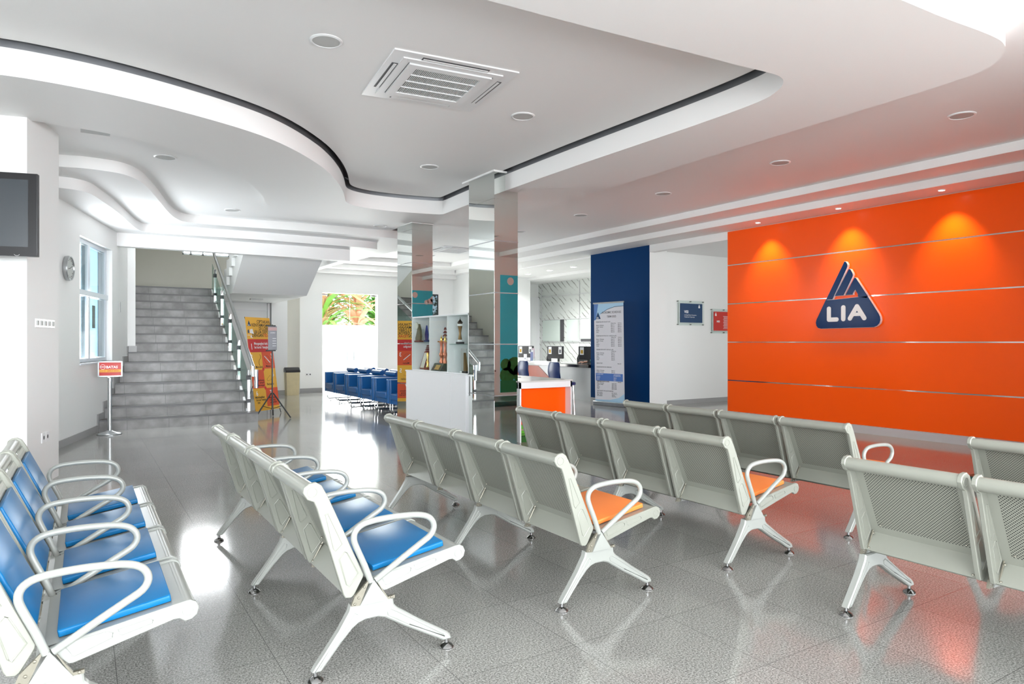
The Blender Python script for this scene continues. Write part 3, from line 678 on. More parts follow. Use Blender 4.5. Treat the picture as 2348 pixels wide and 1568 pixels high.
        for q in ((0.212, 0.360), (0.187, 0.318), (0.170, 0.295), (0.335, 0.294)): b.lathe([(0.006, 0), (0.005, 0.004), (0.001, 0.006)], M=Matrix.Translation((q[0], ay-0.0065, q[1])) @ Matrix.Rotation(R(90), 4, 'X'), seg=8)
        b.link('mounting_plate', bracketm, br)
    return root
bb = make_bench('blue'); bo = make_bench('orange')
GB = 'waiting benches in rows'
for o, (x, y, l) in zip([bb, copy_tree(bb)], [
    (0.80, 2.785, 'steel four-seat bench with blue pads, its backs turned to the view, left of centre'),
    (-0.345, 2.705, 'steel four-seat bench with blue pads cut by the left picture edge, seats showing')]):
    o.location = (x, y, 0); tag(o, l, 'bench', GB)
orow = [(2.098, 2.84, 'grey perforated bench with orange pads, centre foreground, nearest the blue-padded one'),
        (3.345, 2.82, 'grey perforated bench with orange pads standing just before the small orange desk'),
        (4.62, 2.82, 'grey perforated bench nearest the orange wall, its far end before the blue pier'),
        (3.30, -0.335, 'grey perforated bench cut by the right picture edge, nearer of the two'),
        (4.60, -0.335, 'grey perforated bench at the right picture edge, half hidden behind the nearer one')]
for i, (x, y, l) in enumerate(orow):
    o = bo if i == 0 else copy_tree(bo)
    o.location = (x, y, 0); tag(o, l, 'bench', GB)

# ------------------------------------------------------------------ staircase
st = empty('staircase', 'broad grey stone staircase with white sides rising behind the retractable sign', 'staircase', (0, 0, 0))
Y0, T, RS = 12.5, 0.30, 0.174
for k in range(15):
    x1 = 2.60 if k == 0 else 2.50
    ya = Y0+T*k; xl = 0.2+0.27*(ya-12.5)+0.0 if k < 7 else 0.82
    b = B(); z = RS*(k+1)
    yb = ya+T+0.02 if k < 14 else 18.8
    b.prism([(xl, ya), (x1, ya), (x1, yb), (xl+(0.27*(yb-ya) if k < 6 else 0), yb)], max(0, z-RS-0.03) if k else 0, z-0.006, axis='z')
    s_ = b.link('step', stepm, st)
    b = B(); b.box(xl+0.005, x1, ya-0.012, ya+0.03, z-0.028, z); b.link('nosing', nosem, s_)
    b = B(); b.prism([(xl, ya), (x1, ya), (x1, yb), (xl+(0.27*(yb-ya) if k < 6 else 0), yb)], z-0.006, z, axis='z'); b.link('tread', stepm, s_)
b = B()
for k in range(7):
    ya = Y0+T*k; z = RS*(k+1); s = (ya-12.5)/0.9654
    b.box(s-0.06, s+T/0.9654, -0.02, 0.0, z-RS, z+0.10, M=MW)
b.link('stepped_skirting', skirt, st)
B().box(0.66, 0.84, 14.31, 14.33, 1.218, 1.33).link('skirting_block', skirt, st)
b = B(); b.prism([(Y0+0.1, 0), (Y0+0.4, 0), (16.9, 2.3), (16.9, 2.60), (16.7, 2.60), (12.6, 0.1)], 2.46, 2.495, axis='x'); b.link('side_panel', white, st)
# landing slab and upper flight seen from below
b = B(); b.box(2.5, 4.3, 16.1, 18.79, 2.43, 2.61); b.link('landing', white, st)
b = B(); b.prism([(16.15, 2.43), (15.3, 2.43), (13.8, 3.30), (13.8, 3.75), (14.3, 3.75), (16.15, 2.68)], 2.66, 4.22, axis='x'); b.link('upper_flight', white, st)
b = B()
for k in range(6): b.box(2.60, 2.66, 15.9-0.3*k, 16.2-0.3*k, 2.45+0.174*k, 2.80+0.174*k)
b.link('stringer', white, st)
# railing
rl = empty('stair_railing', 'stainless handrail with green glass panels on brushed posts along the stairs', 'railing', (2.47, 12.65, 0.174))
rl.location = (0, 0, 0)
b = B(); b.tube([(2.50, 12.42, 0.80), (2.50, 12.42, 0.97), (2.50, 12.50, 1.01), (2.50, 16.62, 3.40)], 0.032, 14); b.link('handrail', brushed, rl, smooth=40)
b = B(); b.cyl((2.56, 12.45, 0.60), (2.56, 12.45, 0.92), 0.035); b.link('rail_end', chrome, rl, smooth=40)
pz = [(12.65, .174), (13.55, .696), (14.45, 1.218), (15.35, 1.74), (16.25, 2.262)]
for y, z in pz:
    b = B(); b.box(2.445, 2.495, y-0.02, y+0.02, z, z+0.74); p = b.link('post', chrome, rl, bevel=0.006)
    for za, zb in ((0.16, 0.22), (0.56, 0.64)): B().box(2.435, 2.505, y-0.028, y+0.028, z+za, z+zb).link('glass_clamp', dgrey, p, bevel=0.004)
for (ya, za), (yb, zb) in zip(pz, pz[1:]+[(16.65, 2.50)]):
    b = B(); b.prism([(ya+0.03, za+0.12), (yb-0.03, zb+0.10), (yb-0.03, zb+0.66), (ya+0.03, za+0.68)], 2.465, 2.475, axis='x'); b.link('glass_panel', glassg, rl)
B().box(3.36, 3.64, 16.95, 17.08, 2.40, 2.43).link('x', lgrey).name = 'ceiling_lamp_strip'
tag(bpy.data.objects['ceiling_lamp_strip'], 'small flat lamp box under the stair landing', 'lamp')

# ------------------------------------------------------------------ mirror pillars
def pillar(x0, x1, y0, y1, ztop, label, askew=0.0):
    root = empty('mirror_pillar', label, 'pillar', (x0, y0, 0)); Mi = Matrix.Translation((-x0, -y0, 0))
    B().box(x0+0.012, x1-0.012, y0+0.012, y1-0.012, 0, ztop+0.02, M=Mi).link('core', white, root)
    zz = [0.0, 0.669, 1.374, 2.078, 2.79, 3.36, ztop]
    for i, (a, c) in enumerate(zip(zz, zz[1:])):
        g = 0.012 if i < 4 else 0.002
        B().box(x0, x0+0.01, y0+0.002, y1, a+g*0.2, c-g, M=Matrix.Rotation(askew, 4, 'Z') @ Mi).link('mirror_panel', mirror, root)
        B().box(x0+0.002, x1, y0, y0+0.01, a+g*0.2, c-g, M=Mi).link('mirror_panel', mirror, root)
        if 0 < i < 5: B().box(x0-0.004, x1+0.003, y0-0.004, y1, a-0.012, a, M=Mi).link('metal_joint', brushed, root)
    b = B(); b.box(x0-0.012, x1+0.012, y0-0.012, y1+0.01, ztop, ztop+0.012, M=Mi); b.link('cap_trim', white, root)
    return root
pillar(4.745, 5.125, 8.00, 8.72, 3.72, 'mirror-clad square pillar between the small orange desk and the trophy cabinet')
pillar(4.84, 5.235, 10.965, 11.50, 3.47, 'mirror-clad pillar beside the blue armchairs, far end of the trophy cabinet', R(5.0))
# ledge where the cove turns round the pillar
struct(B().slab([(4.728, 7.985), (5.15, 7.985), (5.15, 8.9), (4.728, 8.9)], [], 3.722, 3.746).link('trim_20', ceilw))

# ------------------------------------------------------------------ trophy cabinet
cb = empty('trophy_cabinet', 'white display cabinet with glass front between the two mirror pillars', 'cabinet', (4.70, 8.73, 0)); cb.location = (0, 0, 0)
X0c, X1c = 4.745, 5.12; Ya, Yb = 8.73, 10.75
b = B(); b.box(4.69, 5.12, Ya-0.01, Yb+0.12, 0.0, 0.90); b.box(4.68, 5.125, Ya-0.03, Yb+0.13, 0.90, 0.925); b.link('base_unit', laminate, cb, bevel=0.002)
B().box(4.688, 4.691, 9.195, 9.198, 0.03, 0.89).link('door_joint', lgrey, cb)
b = B(); b.box(X0c, X1c, Ya, Ya+0.02, 0.925, 1.82); b.box(X0c, X1c, Yb-0.02, Yb, 0.925, 1.82); b.box(X0c, X1c, Ya, Yb, 1.80, 1.825); b.box(X1c-0.015, X1c, Ya, Yb, 0.925, 1.82); b.box(X0c, X1c, Ya, Yb, 0.925, 0.94)
b.link('carcass', laminate, cb)
for q in (10.05, 9.415): B().box(X0c, X1c-0.01, q-0.01, q+0.01, 0.94, 1.80).link('divider', laminate, cb)
B().box(X0c+0.03, X1c-0.01, 10.06, Yb-0.02, 1.395, 1.403).link('glass_shelf', glassg, cb)
B().box(X0c+0.03, X1c-0.01, Ya+0.02, 9.405, 1.362, 1.370).link('glass_shelf', glassg, cb)
B().box(X0c-0.006, X0c-0.002, Ya+0.01, Yb-0.01, 0.94, 1.81).link('glass_front', glassc, cb)
B().box(4.72, 4.735, 8.705, 8.725, 0.62, 0.92).link('edge_strip', laminate, cb)

def trophy_tower(name, label, x, y, z, s=1.0):
    t = empty(name, label, 'trophy', (x, y, z))
    B().box(-0.055, 0.055, -0.085, 0.085, 0, 0.045).link('base', black, t, bevel=0.004)
    B().lathe([(0.062, 0.047), (0.055, 0.06), (0.058, 0.08), (0.04, 0.095)], seg=18).link('lower_ring', laminate, t, smooth=40)
    B().lathe([(0.045, 0.09), (0.030, 0.17), (0.024, 0.23), (0.032, 0.30), (0.048, 0.385)], seg=18).link('waisted_body', bronze, t, smooth=40)
    B().lathe([(0.062, 0.39), (0.064, 0.41), (0.055, 0.43)], seg=18).link('upper_ring', laminate, t, smooth=40)
    B().lathe([(0.05, 0.43), (0.05, 0.455), (0.065, 0.46), (0.03, 0.50), (0.006, 0.535), (0.003, 0.585)], seg=8).link('roof', mat('dark_bronze', (0.05, 0.035, 0.02), 0.4, 0.5), t)
    return t
def pagoda(name, label, x, y, z, h, parts=4):
    t = empty(name, label, 'trophy', (x, y, z))
    B().box(-0.05, 0.05, -0.05, 0.05, 0, 0.04).link('base', redwood, t, bevel=0.003)
    B().lathe([(0.03, 0.04), (0.018, 0.08), (0.026, h*0.3), (0.014, h*0.36), (0.022, h*0.6), (0.015, h*0.68)], seg=14).link('stem', gold, t, smooth=40)
    b = B()
    for k in range(parts):
        zz = h*0.68+k*h*0.075; r = 0.065-0.012*k
        b.lathe([(r*0.5, zz), (r, zz+0.004), (r*0.85, zz+0.014), (r*0.35, zz+h*0.06)], seg=4)
    b.link('tiered_roof', redwood, t)
    return t
ht = trophy_tower('hourglass_trophy', 'tall bronze hourglass trophy with a dark peaked roof in the cabinet', 4.84, 9.175, 1.371)
ht.scale = (0.72, 0.72, 0.70)
pagoda('pagoda_trophy', 'small gold trophy with red tiered roof behind the leaning framed plaque', 4.86, 10.361, 0.941, 0.42)
pagoda('pagoda_trophy', 'tall trophy with red tiered roof rising behind the copper columns', 4.90, 9.795, 0.941, 0.72)
t = empty('column_trophy', 'copper double column trophy with gold bar on a green base', 'trophy', (4.835, 9.782, 0.941))
b = B(); b.prism([(-0.10, 0), (0.10, 0), (0.08, 0.12), (-0.03, 0.12)], -0.13, 0.20); b.link('base', mat('dark_green_stone', (0.03, 0.06, 0.05), 0.3), t)
F = frame((-0.072, -0.02, 0.055), (0, -1, 0), (0.5, 0, 0.86)); plate('name_plate', gold, t, F, -0.11, 0.05, -0.04, 0.045, 0.003, 0.006)
for q in (0.02, -0.11):
    b = B(); b.lathe([(0.030, 0.12), (0.034, 0.15), (0.022, 0.18), (0.026, 0.22), (0.036, 0.25), (0.036, 0.27), (0.022, 0.30), (0.022, 0.42), (0.032, 0.45), (0.032, 0.47)], (0, q, 0), 16); b.link('copper_column', copper, t, smooth=40)
    b = B(); b.lathe([(0.016, 0.47), (0.020, 0.50), (0.018, 0.52), (0.004, 0.55), (0.003, 0.57)], (0, q, 0), 12); b.link('gold_finial', gold, t, smooth=40)
B().box(-0.02, 0.02, -0.16, 0.12, 0.455, 0.475).link('gold_bar', gold, t)
t = empty('medallion_trophy', 'dark curved trophy holding a pale round medallion, left shelf', 'trophy', (4.82, 10.657, 1.404))
b = B(); b.prism([(-0.10, 0), (0.12, 0), (0.05, 0.10), (0.0, 0.20), (-0.04, 0.30), (-0.10, 0.20), (-0.12, 0.10)], -0.02, 0.02, axis='x'); b.link('curved_body', mat('dark_olive_resin', (0.10, 0.10, 0.06), 0.4), t)
B().box(-0.04, 0.04, -0.13, 0.13, -0.0005, 0.02).link('base', redwood, t)
b = B(); b.lathe([(0.06, -0.008), (0.062, 0), (0.06, 0.008)], M=Matrix.Translation((-0.03, 0.0, 0.27)) @ Matrix.Rotation(R(90), 4, 'Y')); b.link('medallion', mat('pale_resin', (0.55, 0.55, 0.48), 0.4), t, smooth=40)
t = empty('crystal_award', 'blue flame-shaped crystal award beside the medallion trophy', 'award', (4.80, 10.275, 1.404))
b = B(); b.prism([(-0.035, 0.03), (0.035, 0.03), (0.05, 0.12), (0.0, 0.27), (-0.05, 0.12)], -0.012, 0.012, axis='x'); b.link('crystal', glassb, t)
B().box(-0.03, 0.03, -0.05, 0.05, 0, 0.03).link('base', navyp, t)
t = empty('crystal_disc_award', 'clear round crystal award on the upper left shelf', 'award', (4.87, 10.572, 1.404))
b = B(); b.lathe([(0.095, -0.006), (0.097, 0), (0.095, 0.006)], M=Matrix.Translation((0, 0, 0.12)) @ Matrix.Rotation(R(90), 4, 'Y'), seg=28); b.link('disc', glass, t, smooth=40)
B().box(-0.02, 0.02, -0.04, 0.04, 0, 0.02).link('base', laminate, t)
t = empty('framed_plaque', 'framed certificate plaque leaning at lower left of the trophy cabinet', 'plaque', (4.80, 10.455, 0.941))
F = frame((0, 0.10, 0.01), (0, -1, 0), (0.25, -0.12, 0.95))
plate('frame', redwood, t, F, -0.01, 0.17, 0, 0.30, -0.015, 0); plate('certificate', mat('pale_plate', (0.6, 0.6, 0.52), 0.4), t, F, 0.01, 0.15, 0.02, 0.28, 0, 0.002)
t = empty('glass_plaque', 'upright grey glass plaque at the right end of the trophy cabinet', 'plaque', (4.83, 9.031, 0.941))
B().box(-0.006, 0.006, -0.09, 0.09, 0.02, 0.36).link('engraved_sheet', mat('grey_glass_plate', (0.42, 0.44, 0.43), 0.2), t); B().box(-0.03, 0.03, -0.08, 0.08, 0, 0.02).link('base', laminate, t)
t = empty('wedge_trophy', 'small dark wedge trophy beside the grey glass plaque', 'trophy', (4.79, 8.888, 0.941))
b = B(); b.prism([(-0.03, 0.03), (0.05, 0.03), (0.045, 0.30)], -0.02, 0.02, axis='x'); b.link('wedge', bronze, t); B().box(-0.04, 0.04, -0.06, 0.06, 0, 0.03).link('base', black, t)

# ------------------------------------------------------------------ small orange desk
dk = empty('service_desk', 'white desk with orange front panel standing against the mirror pillar', 'desk', (5.135, 7.96, 0))
W, D, H = 0.90, 2.3, 0.855
b = B(); b.box(0, 0.022, 0, D, 0, H-0.02); b.box(W-0.022, W, 0, D, 0, H-0.02); b.box(0, W, 0, 0.03, H-0.105, H-0.02); b.link('frame', laminate, dk)
B().box(0.022, W-0.022, 0.13, 0.15, 0.06, H-0.02).link('front_panel', orangew, dk)
B().box(-0.008, W+0.01, -0.012, D, H-0.02, H).link('desk_top', wstone, dk, bevel=0.004)
t = empty('green_box', 'green striped printed carton at the foot of the orange desk', 'box', (5.17, 7.985, 0.0))
B().box(0, 0.45, 0, 0.09, 0, 0.235).link('carton', greenp, t)
for z0, z1, m in ((0.0, 0.09, dgreenp), (0.085, 0.095, black), (0.112, 0.120, black), (0.165, 0.185, mat('khaki_print', (0.35, 0.28, 0.16), 0.5))): B().box(0.0, 0.45, -0.002, 0, z0, z1).link('printed_band', m, t)
t = empty('pen', 'dark ballpoint pen lying on the small desk top', 'pen', (5.55, 8.9, 0.862))
B().cyl((-0.08, 0, 0), (0.06, -0.02, 0), 0.006, 8).link('barrel', black, t); B().cyl((0.06, -0.02, 0), (0.10, -0.025, 0), 0.004, 8).link('tip', chrome, t)
t = B().tube([(0.018*math.cos(a/8*math.pi*2)*1.6, 0.03*math.sin(a/8*math.pi*2), 0.003) for a in range(8)], 0.003, 6, closed=True).link('key_ring', chrome, loc=(5.70, 8.86, 0.855)); tag(t, 'small metal ring lying next to the pen', 'ring')

# ------------------------------------------------------------------ reception counter
rc = empty('reception_counter', 'long reception counter with orange front, white and black stone tops', 'counter', (0, 0, 0))
B().box(10.16, 10.9, 12.65, 14.15, 0, 0.80).link('grey_front', mat('grey_laminate', (0.46, 0.48, 0.48), 0.35), rc)
B().box(10.16, 10.9, 14.15, 17.6, 0, 0.81).link('white_front', laminate, rc)
b = B(); b.prism([(14.20, 0.40), (14.85, 0.775), (17.55, 0.775), (17.55, 0.40)], 10.145, 10.16, axis='x'); b.link('orange_front_panel', woodred, rc)
B().box(10.08, 11.0, 12.65, 14.2, 0.79, 0.86).link('black_stone_top', blackst, rc, bevel=0.004)
B().box(10.08, 11.0, 14.2, 17.6, 0.80, 0.86).link('marble_top', wstone, rc, bevel=0.004)
def monitor(y, label, n):
    t = empty('desktop_monitor', label, 'monitor', (10.62, y, 0.861), R(n+14), group='monitors on the reception counter')
    B().box(-0.02, 0.02, -0.28, 0.28, 0.10, 0.43).link('housing', black, t, bevel=0.008)
    B().box(0.02, 0.022, -0.27, 0.27, 0.12, 0.42).link('screen', dgrey, t)
    b = B(); b.box(-0.01, 0.02, -0.03, 0.03, 0, 0.12); b.link('stand', black, t); B().box(-0.07, 0.09, -0.11, 0.11, 0, 0.008).link('foot', black, t)
    for q in ((0.18, 0) if n > 3 else (0.18, -0.18)):
        if q == 0: continue
        s_ = B().box(-0.022, -0.0205, q-0.055, q+0.055, 0.22, 0.41).link('sticker', paper, t)
        B().box(-0.0235, -0.022, q-0.035, q+0.035, 0.25, 0.34).link('printed_square', mat('ochre_print', (0.50, 0.30, 0.02), 0.5) if q > 0 else mat('grey_print', (0.12, 0.13, 0.15), 0.5), s_)
    return t
monitor(16.15, 'black monitor back with two stickers nearest the reception door', 2)
monitor(14.72, 'black monitor back, middle of the three on the counter', -2)
monitor(13.32, 'black monitor back with one sticker beside the blue pier', 8)
def office_chair(y, label):
    t = empty('office_chair', label, 'chair', (11.55, y, 0), group='office chairs behind the reception')
    b = B(); b.prism([(-0.27, 0.62), (0.27, 0.62), (0.29, 0.95), (0.22, 1.06), (-0.22, 1.06), (-0.29, 0.95)], -0.02, 0.01, axis='x'); b.link('backrest', meshb, t, bevel=0.008)
    b = B(); b.tube([(-0.025, y_, z_) for y_, z_ in ((-0.27, 0.62), (-0.30, 0.95), (-0.22, 1.075), (0.22, 1.075), (0.30, 0.95), (0.27, 0.62))], 0.015, 8, closed=True); b.link('back_frame', black, t)
    B().box(-0.02, 0.5, -0.25, 0.25, 0.44, 0.51).link('seat', black, t, bevel=0.03)
    b = B(); b.cyl((0.24, 0, 0.10), (0.24, 0, 0.44), 0.03)
    for k in range(5):
        a = k*2*math.pi/5; b.tube([(0.24, 0, 0.11), (0.24+0.3*math.cos(a), 0.3*math.sin(a), 0.045)], 0.018, 8)
    b.link('star_base', black, t)
    b = B()
    for k in range(5):
        a = k*2*math.pi/5; b.cyl((0.24+0.3*math.cos(a), 0.3*math.sin(a)-0.012, 0.028), (0.24+0.3*math.cos(a), 0.3*math.sin(a)+0.012, 0.028), 0.028, 10)
    b.link('casters', black, t)
    return t
office_chair(16.1, 'black mesh chair behind the counter, between left and middle monitors')
office_chair(14.65, 'black mesh chair behind the counter, between middle and right monitors')
def visitor_chair(x, y, label, rz=0):
    t = empty('visitor_chair', label, 'chair', (x, y, 0), rz, group='blue visitor chairs')
    b = B(); pr = smooth_open([(-0.20, 0.46), (-0.215, 0.56), (-0.245, 0.70), (-0.235, 0.86), (-0.225, 0.93)], 3); wd = [0.19, 0.20, 0.22, 0.22, 0.19, 0.17]
    n = len(pr)
    vv = []
    for i, (x_, z_) in enumerate(pr):
        w_ = 0.15+0.085*math.sin(math.pi*(0.15+0.75*i/(n-1))); vv.append([b.bm.verts.new((x_-0.03*(1-(q/3-1)**2)*1.0, w_*(q/3-1), z_)) for q in range(7)])
    for i in range(n-1):
        for q in range(6): b.face([vv[i][q], vv[i][q+1], vv[i+1][q+1], vv[i+1][q]])
    o = b.link('backrest', bluech, t, smooth=50); md = o.modifiers.new('s', 'SOLIDIFY'); md.thickness = 0.02
    B().box(-0.22, 0.22, -0.21, 0.21, 0.44, 0.47).link('seat', bluech, t, bevel=0.012)
    for sx in (-1, 1):
        for sy in (-1, 1): B().tube([(sx*0.17, sy*0.17, 0.44), (sx*0.21, sy*0.20, 0)], 0.012, 8).link('leg', chrome, t)
    return t
visitor_chair(9.55, 12.98, 'blue shell chair before the counter where its black top begins')
visitor_chair(9.55, 14.30, 'blue shell chair before the orange part of the counter, left one')
t = empty('bar_stool', 'blue topped chrome stool peeping out beside the small orange desk', 'stool', (6.66, 8.95, 0))
B().lathe([(0.15, 0.70), (0.165, 0.71), (0.165, 0.74), (0.15, 0.75)], seg=24).link('seat', bluech, t, smooth=40)
for q in range(4): B().tube([(0.13*math.cos(q*math.pi/2+0.5), 0.13*math.sin(q*math.pi/2+0.5), 0.70), (0.17*math.cos(q*math.pi/2+0.5), 0.17*math.sin(q*math.pi/2+0.5), 0)], 0.011, 8).link('leg', chrome, t)
t = empty('brochure_holder', 'clear holder filled with brochures on the counter', 'brochure holder', (10.30, 15.35, 0.861))
for k in range(3): B().box(-0.03+0.03*k, -0.02+0.03*k, -0.05, 0.05, 0.03+0.03*k, 0.27+0.05*k).link('brochure', [mat('brochure_blue', (0.10, 0.13, 0.33), 0.4), paper, mat('brochure_mix', (0.42, 0.30, 0.36), 0.4)][k], t)
B().box(-0.045, 0.055, -0.06, 0.06, 0, 0.14).link('holder', glass, t)
t = empty('card_stand', 'white card stand with a small blue emblem on the counter', 'card stand', (10.25, 15.62, 0.861))
B().box(-0.005, 0.005, -0.07, 0.07, 0, 0.21).link('card', paper, t); b = B().prism([(-0.025, 0.07), (0.025, 0.07), (0, 0.12)], -0.007, -0.005, axis='x').link('emblem', navyp, t)
for k, (yy, zz, l) in enumerate(((15.05, 0.861, 'stack of white papers on the counter beside the brochures'), (14.35, 0.861, 'white paper sheet standing under the middle monitor'))):
    o = (B().box(10.25, 10.45, yy-0.25, yy+0.2, zz, zz+0.03) if k == 0 else B().box(10.40, 10.42, yy, yy+0.25, zz, zz+0.11)).link('paper_stack' if k == 0 else 'paper_sheet', paper); tag(o, l, 'paper')
t = empty('notice_frame', 'small framed white notice against the blue pier on the counter', 'notice', (10.40, 12.80, 0.861))
B().box(-0.005, 0.005, -0.11, 0.11, 0, 0.27).link('card', paper, t); b = B(); b.box(-0.008, -0.005, -0.07, 0.07, 0.04, 0.12); b.box(-0.008, -0.005, -0.07, 0.07, 0.15, 0.17); b.box(-0.008, -0.005, -0.07, 0.07, 0.2, 0.22); b.link('print', dgrey, t)

# person seated behind the counter, hidden by the pier but for hand and forearm
pr = empty('person', 'person in a teal top behind the counter, one hand resting on the black top', 'person', (0, 0, 0))
def skinned(name, chains, m, parent, sub=2):
    """chains: list of [(x,y,z,r),...] joined where the first point repeats an earlier one"""
    me = bpy.data.meshes.new(name); vs = []; es = []; idx = {}; rad = []
    for ch in chains:
        prev = None
        for x, y, z, r in ch:
            k = (round(x, 4), round(y, 4), round(z, 4))
            if k not in idx: idx[k] = len(vs); vs.append((x, y, z)); rad.append(r)
            if prev is not None: es.append((prev, idx[k]))
            prev = idx[k]
    me.from_pydata(vs, es, []); o = bpy.data.objects.new(name, me); C.objects.link(o); o.parent = parent
    sk = o.modifiers.new('skin', 'SKIN'); sk.use_smooth_shade = True
    for i, v in enumerate(me.skin_vertices[0].data): v.radius = (rad[i], rad[i]); v.use_root = (i == 0)
    sb = o.modifiers.new('sub', 'SUBSURF'); sb.levels = sub; sb.render_levels = sub
    me.materials.append(m)
    dg = bpy.context.evaluated_depsgraph_get(); m2 = bpy.data.meshes.new_from_object(o.evaluated_get(dg)); 
    o.modifiers.clear(); o.data = m2; o.data.materials.clear(); o.data.materials.append(m)
    return o
px, py = 11.17, 12.98
ARM = [(px-0.03, py+0.18, 1.02), (10.93, 13.40, 0.925), (10.70, 13.53, 0.897), (10.655, 13.565, 0.892)]
body = skinned('body', [[(px+0.12, py, 0.50, 0.13), (px+0.08, py, 0.75, 0.12), (px, py, 1.00, 0.135), (px-0.01, py, 1.10, 0.07), (px-0.02, py, 1.19, 0.05), (px-0.03, py, 1.27, 0.075), (px-0.03, py, 1.37, 0.07)],
    [(px, py, 1.00, 0.135), (*ARM[0], 0.055), (*ARM[1], 0.040), (*ARM[2], 0.024), (*ARM[3], 0.030)],
    [(px, py, 1.00, 0.135), (px, py-0.20, 1.03, 0.055), (px-0.10, py-0.24, 0.93, 0.043), (px-0.24, py-0.10, 0.92, 0.034), (px-0.30, py-0.04, 0.90, 0.025)],
    [(px+0.12, py, 0.50, 0.13), (px+0.05, py+0.10, 0.50, 0.085), (px-0.06, py+0.12, 0.50, 0.07), (px-0.08, py+0.12, 0.10, 0.045)],
    [(px+0.12, py, 0.50, 0.13), (px+0.05, py-0.10, 0.50, 0.085), (px-0.06, py-0.12, 0.50, 0.07), (px-0.08, py-0.12, 0.10, 0.045)]], skin, pr)
hx, hy = 10.655, 13.565; fd = Vector((-0.78, 0.62)); sd = Vector((-0.62, -0.78))
for k, (off, ln) in enumerate(((-0.030, 0.075), (-0.010, 0.085), (0.011, 0.078), (0.030, 0.062))):
    p0 = Vector((hx, hy))+sd*off*0.6; p1 = Vector((hx, hy))+sd*off+fd*0.055; p2 = p1+fd*ln*0.5; p3 = p1+fd*ln
    skinned('finger', [[(p0.x, p0.y, 0.893, 0.011), (p1.x, p1.y, 0.902, 0.011), (p2.x, p2.y, 0.893, 0.010), (p3.x, p3.y, 0.871, 0.008)]], skin, body)
p0 = Vector((hx, hy))-fd*0.01+sd*0.02; p1 = p0+sd*0.035+fd*0.035; p2 = p1+fd*0.040
skinned('thumb', [[(p0.x, p0.y, 0.888, 0.012), (p1.x, p1.y, 0.882, 0.011), (p2.x, p2.y, 0.873, 0.009)]], skin, body)
skinned('shirt', [[(px+0.11, py, 0.55, 0.145), (px+0.08, py, 0.75, 0.135), (px, py, 1.00, 0.15), (px, py, 1.08, 0.09)], [(px, py, 1.00, 0.15), (ARM[0][0], ARM[0][1]+0.01, 1.03, 0.066), (10.93, 13.40, 0.932, 0.052), (10.765, 13.495, 0.908, 0.042), (10.735, 13.512, 0.905, 0.040)], [(px, py, 1.00, 0.15), (px, py-0.21, 1.03, 0.066), (px-0.10, py-0.25, 0.94, 0.055), (px-0.20, py-0.13, 0.93, 0.044)]], teal, pr)
B().lathe([(0.02, 0.13), (0.07, 0.11), (0.095, 0.05), (0.092, 0.0), (0.07, -0.07), (0.03, -0.09)], (px+0.005, py, 1.36), 16).link('hair', hairm, pr, smooth=60)
b = B(); b.box(px-0.108, px-0.102, py-0.035, py-0.02, 1.355, 1.365); b.box(px-0.108, px-0.102, py+0.02, py+0.035, 1.355, 1.365); b.link('eyes', black, pr)
b = B(); b.box(px-0.06, px+0.38, py-0.24, py+0.24, 0.34, 0.37); b.cyl((px+0.15, py, 0.05), (px+0.15, py, 0.34), 0.03); b.box(px-0.25, px+0.25, py-0.03, py+0.03, 0, 0.05)
tag(b.link('desk_stool', black), 'black stool under the person at the reception counter', 'stool')

# ------------------------------------------------------------------ blue armchairs
def armchair(label=None):
    t = empty('tub_armchair', label, 'armchair')
    Wd, Dp = 0.76, 0.72
    out = [(-Dp/2, -Wd/2+0.03), (-Dp/2+0.03, -Wd/2)] + [(0.10+0.26*math.sin(R(a)), -Wd/2+0.26-0.26*math.cos(R(a))) for a in range(0, 91, 15)] + [(0.10+0.26*math.cos(R(a)), Wd/2-0.26+0.26*math.sin(R(a))) for a in range(0, 91, 15)] + [(-Dp/2+0.03, Wd/2), (-Dp/2, Wd/2-0.03)]
    inn = [(-Dp/2, Wd/2-0.10)] + [(0.06+0.19*math.cos(R(a)), Wd/2-0.10-0.17+0.17*math.sin(R(a))) for a in range(90, -1, -15)] + [(0.06+0.19*math.cos(R(a)), -Wd/2+0.10+0.17-0.17*math.sin(R(a))) for a in range(0, 91, 15)] + [(-Dp/2, -Wd/2+0.10)]
    b = B(); b.prism(out+inn, 0.22, 0.68, axis='z', bev=0.0); b.link('shell', sofa_v, t, bevel=0.012, smooth=40)
    B().box(-Dp/2+0.012, 0.22, -Wd/2+0.09, Wd/2-0.09, 0.225, 0.30).link('base', sofa_v, t)
    B().box(-Dp/2-0.01, 0.20, -Wd/2+0.105, Wd/2-0.105, 0.30, 0.43).link('seat_cushion', sofa_v, t, bevel=0.025, smooth=50)
    b = B(); b.tube([(0.21, -0.27, 0.73), (0.21, 0.27, 0.73)], 0.055, 16); b.link('back_bolster', sofa_v, t, smooth=40)
    for sy in (-1, 1):
        b = B(); b.tube(smooth_open([(-0.30, sy*0.33, 0.22), (-0.30, sy*0.33, 0.10), (-0.27, sy*0.33, 0.055), (-0.22, sy*0.33, 0.045), (0.22, sy*0.33, 0.045), (0.27, sy*0.33, 0.055), (0.30, sy*0.33, 0.10), (0.30, sy*0.33, 0.22)], 3), 0.011, 8)
        for fx in (-0.22, 0.22): b.lathe([(0.014, 0), (0.012, 0.02), (0.009, 0.045)], (fx, sy*0.33, 0), 10)
        b.link('leg', chrome, t, smooth=40)
    return t
a0 = armchair(); GA = 'blue tub armchairs'
ordn = ['farthest blue armchair of the front row, at the glass entrance', 'second blue armchair from the glass entrance, front row', 'third blue armchair from the glass entrance, front row', 'third blue armchair from the mirror pillar, front row', 'second blue armchair from the mirror pillar, front row', 'blue armchair partly hidden behind the mirror pillar, front row']
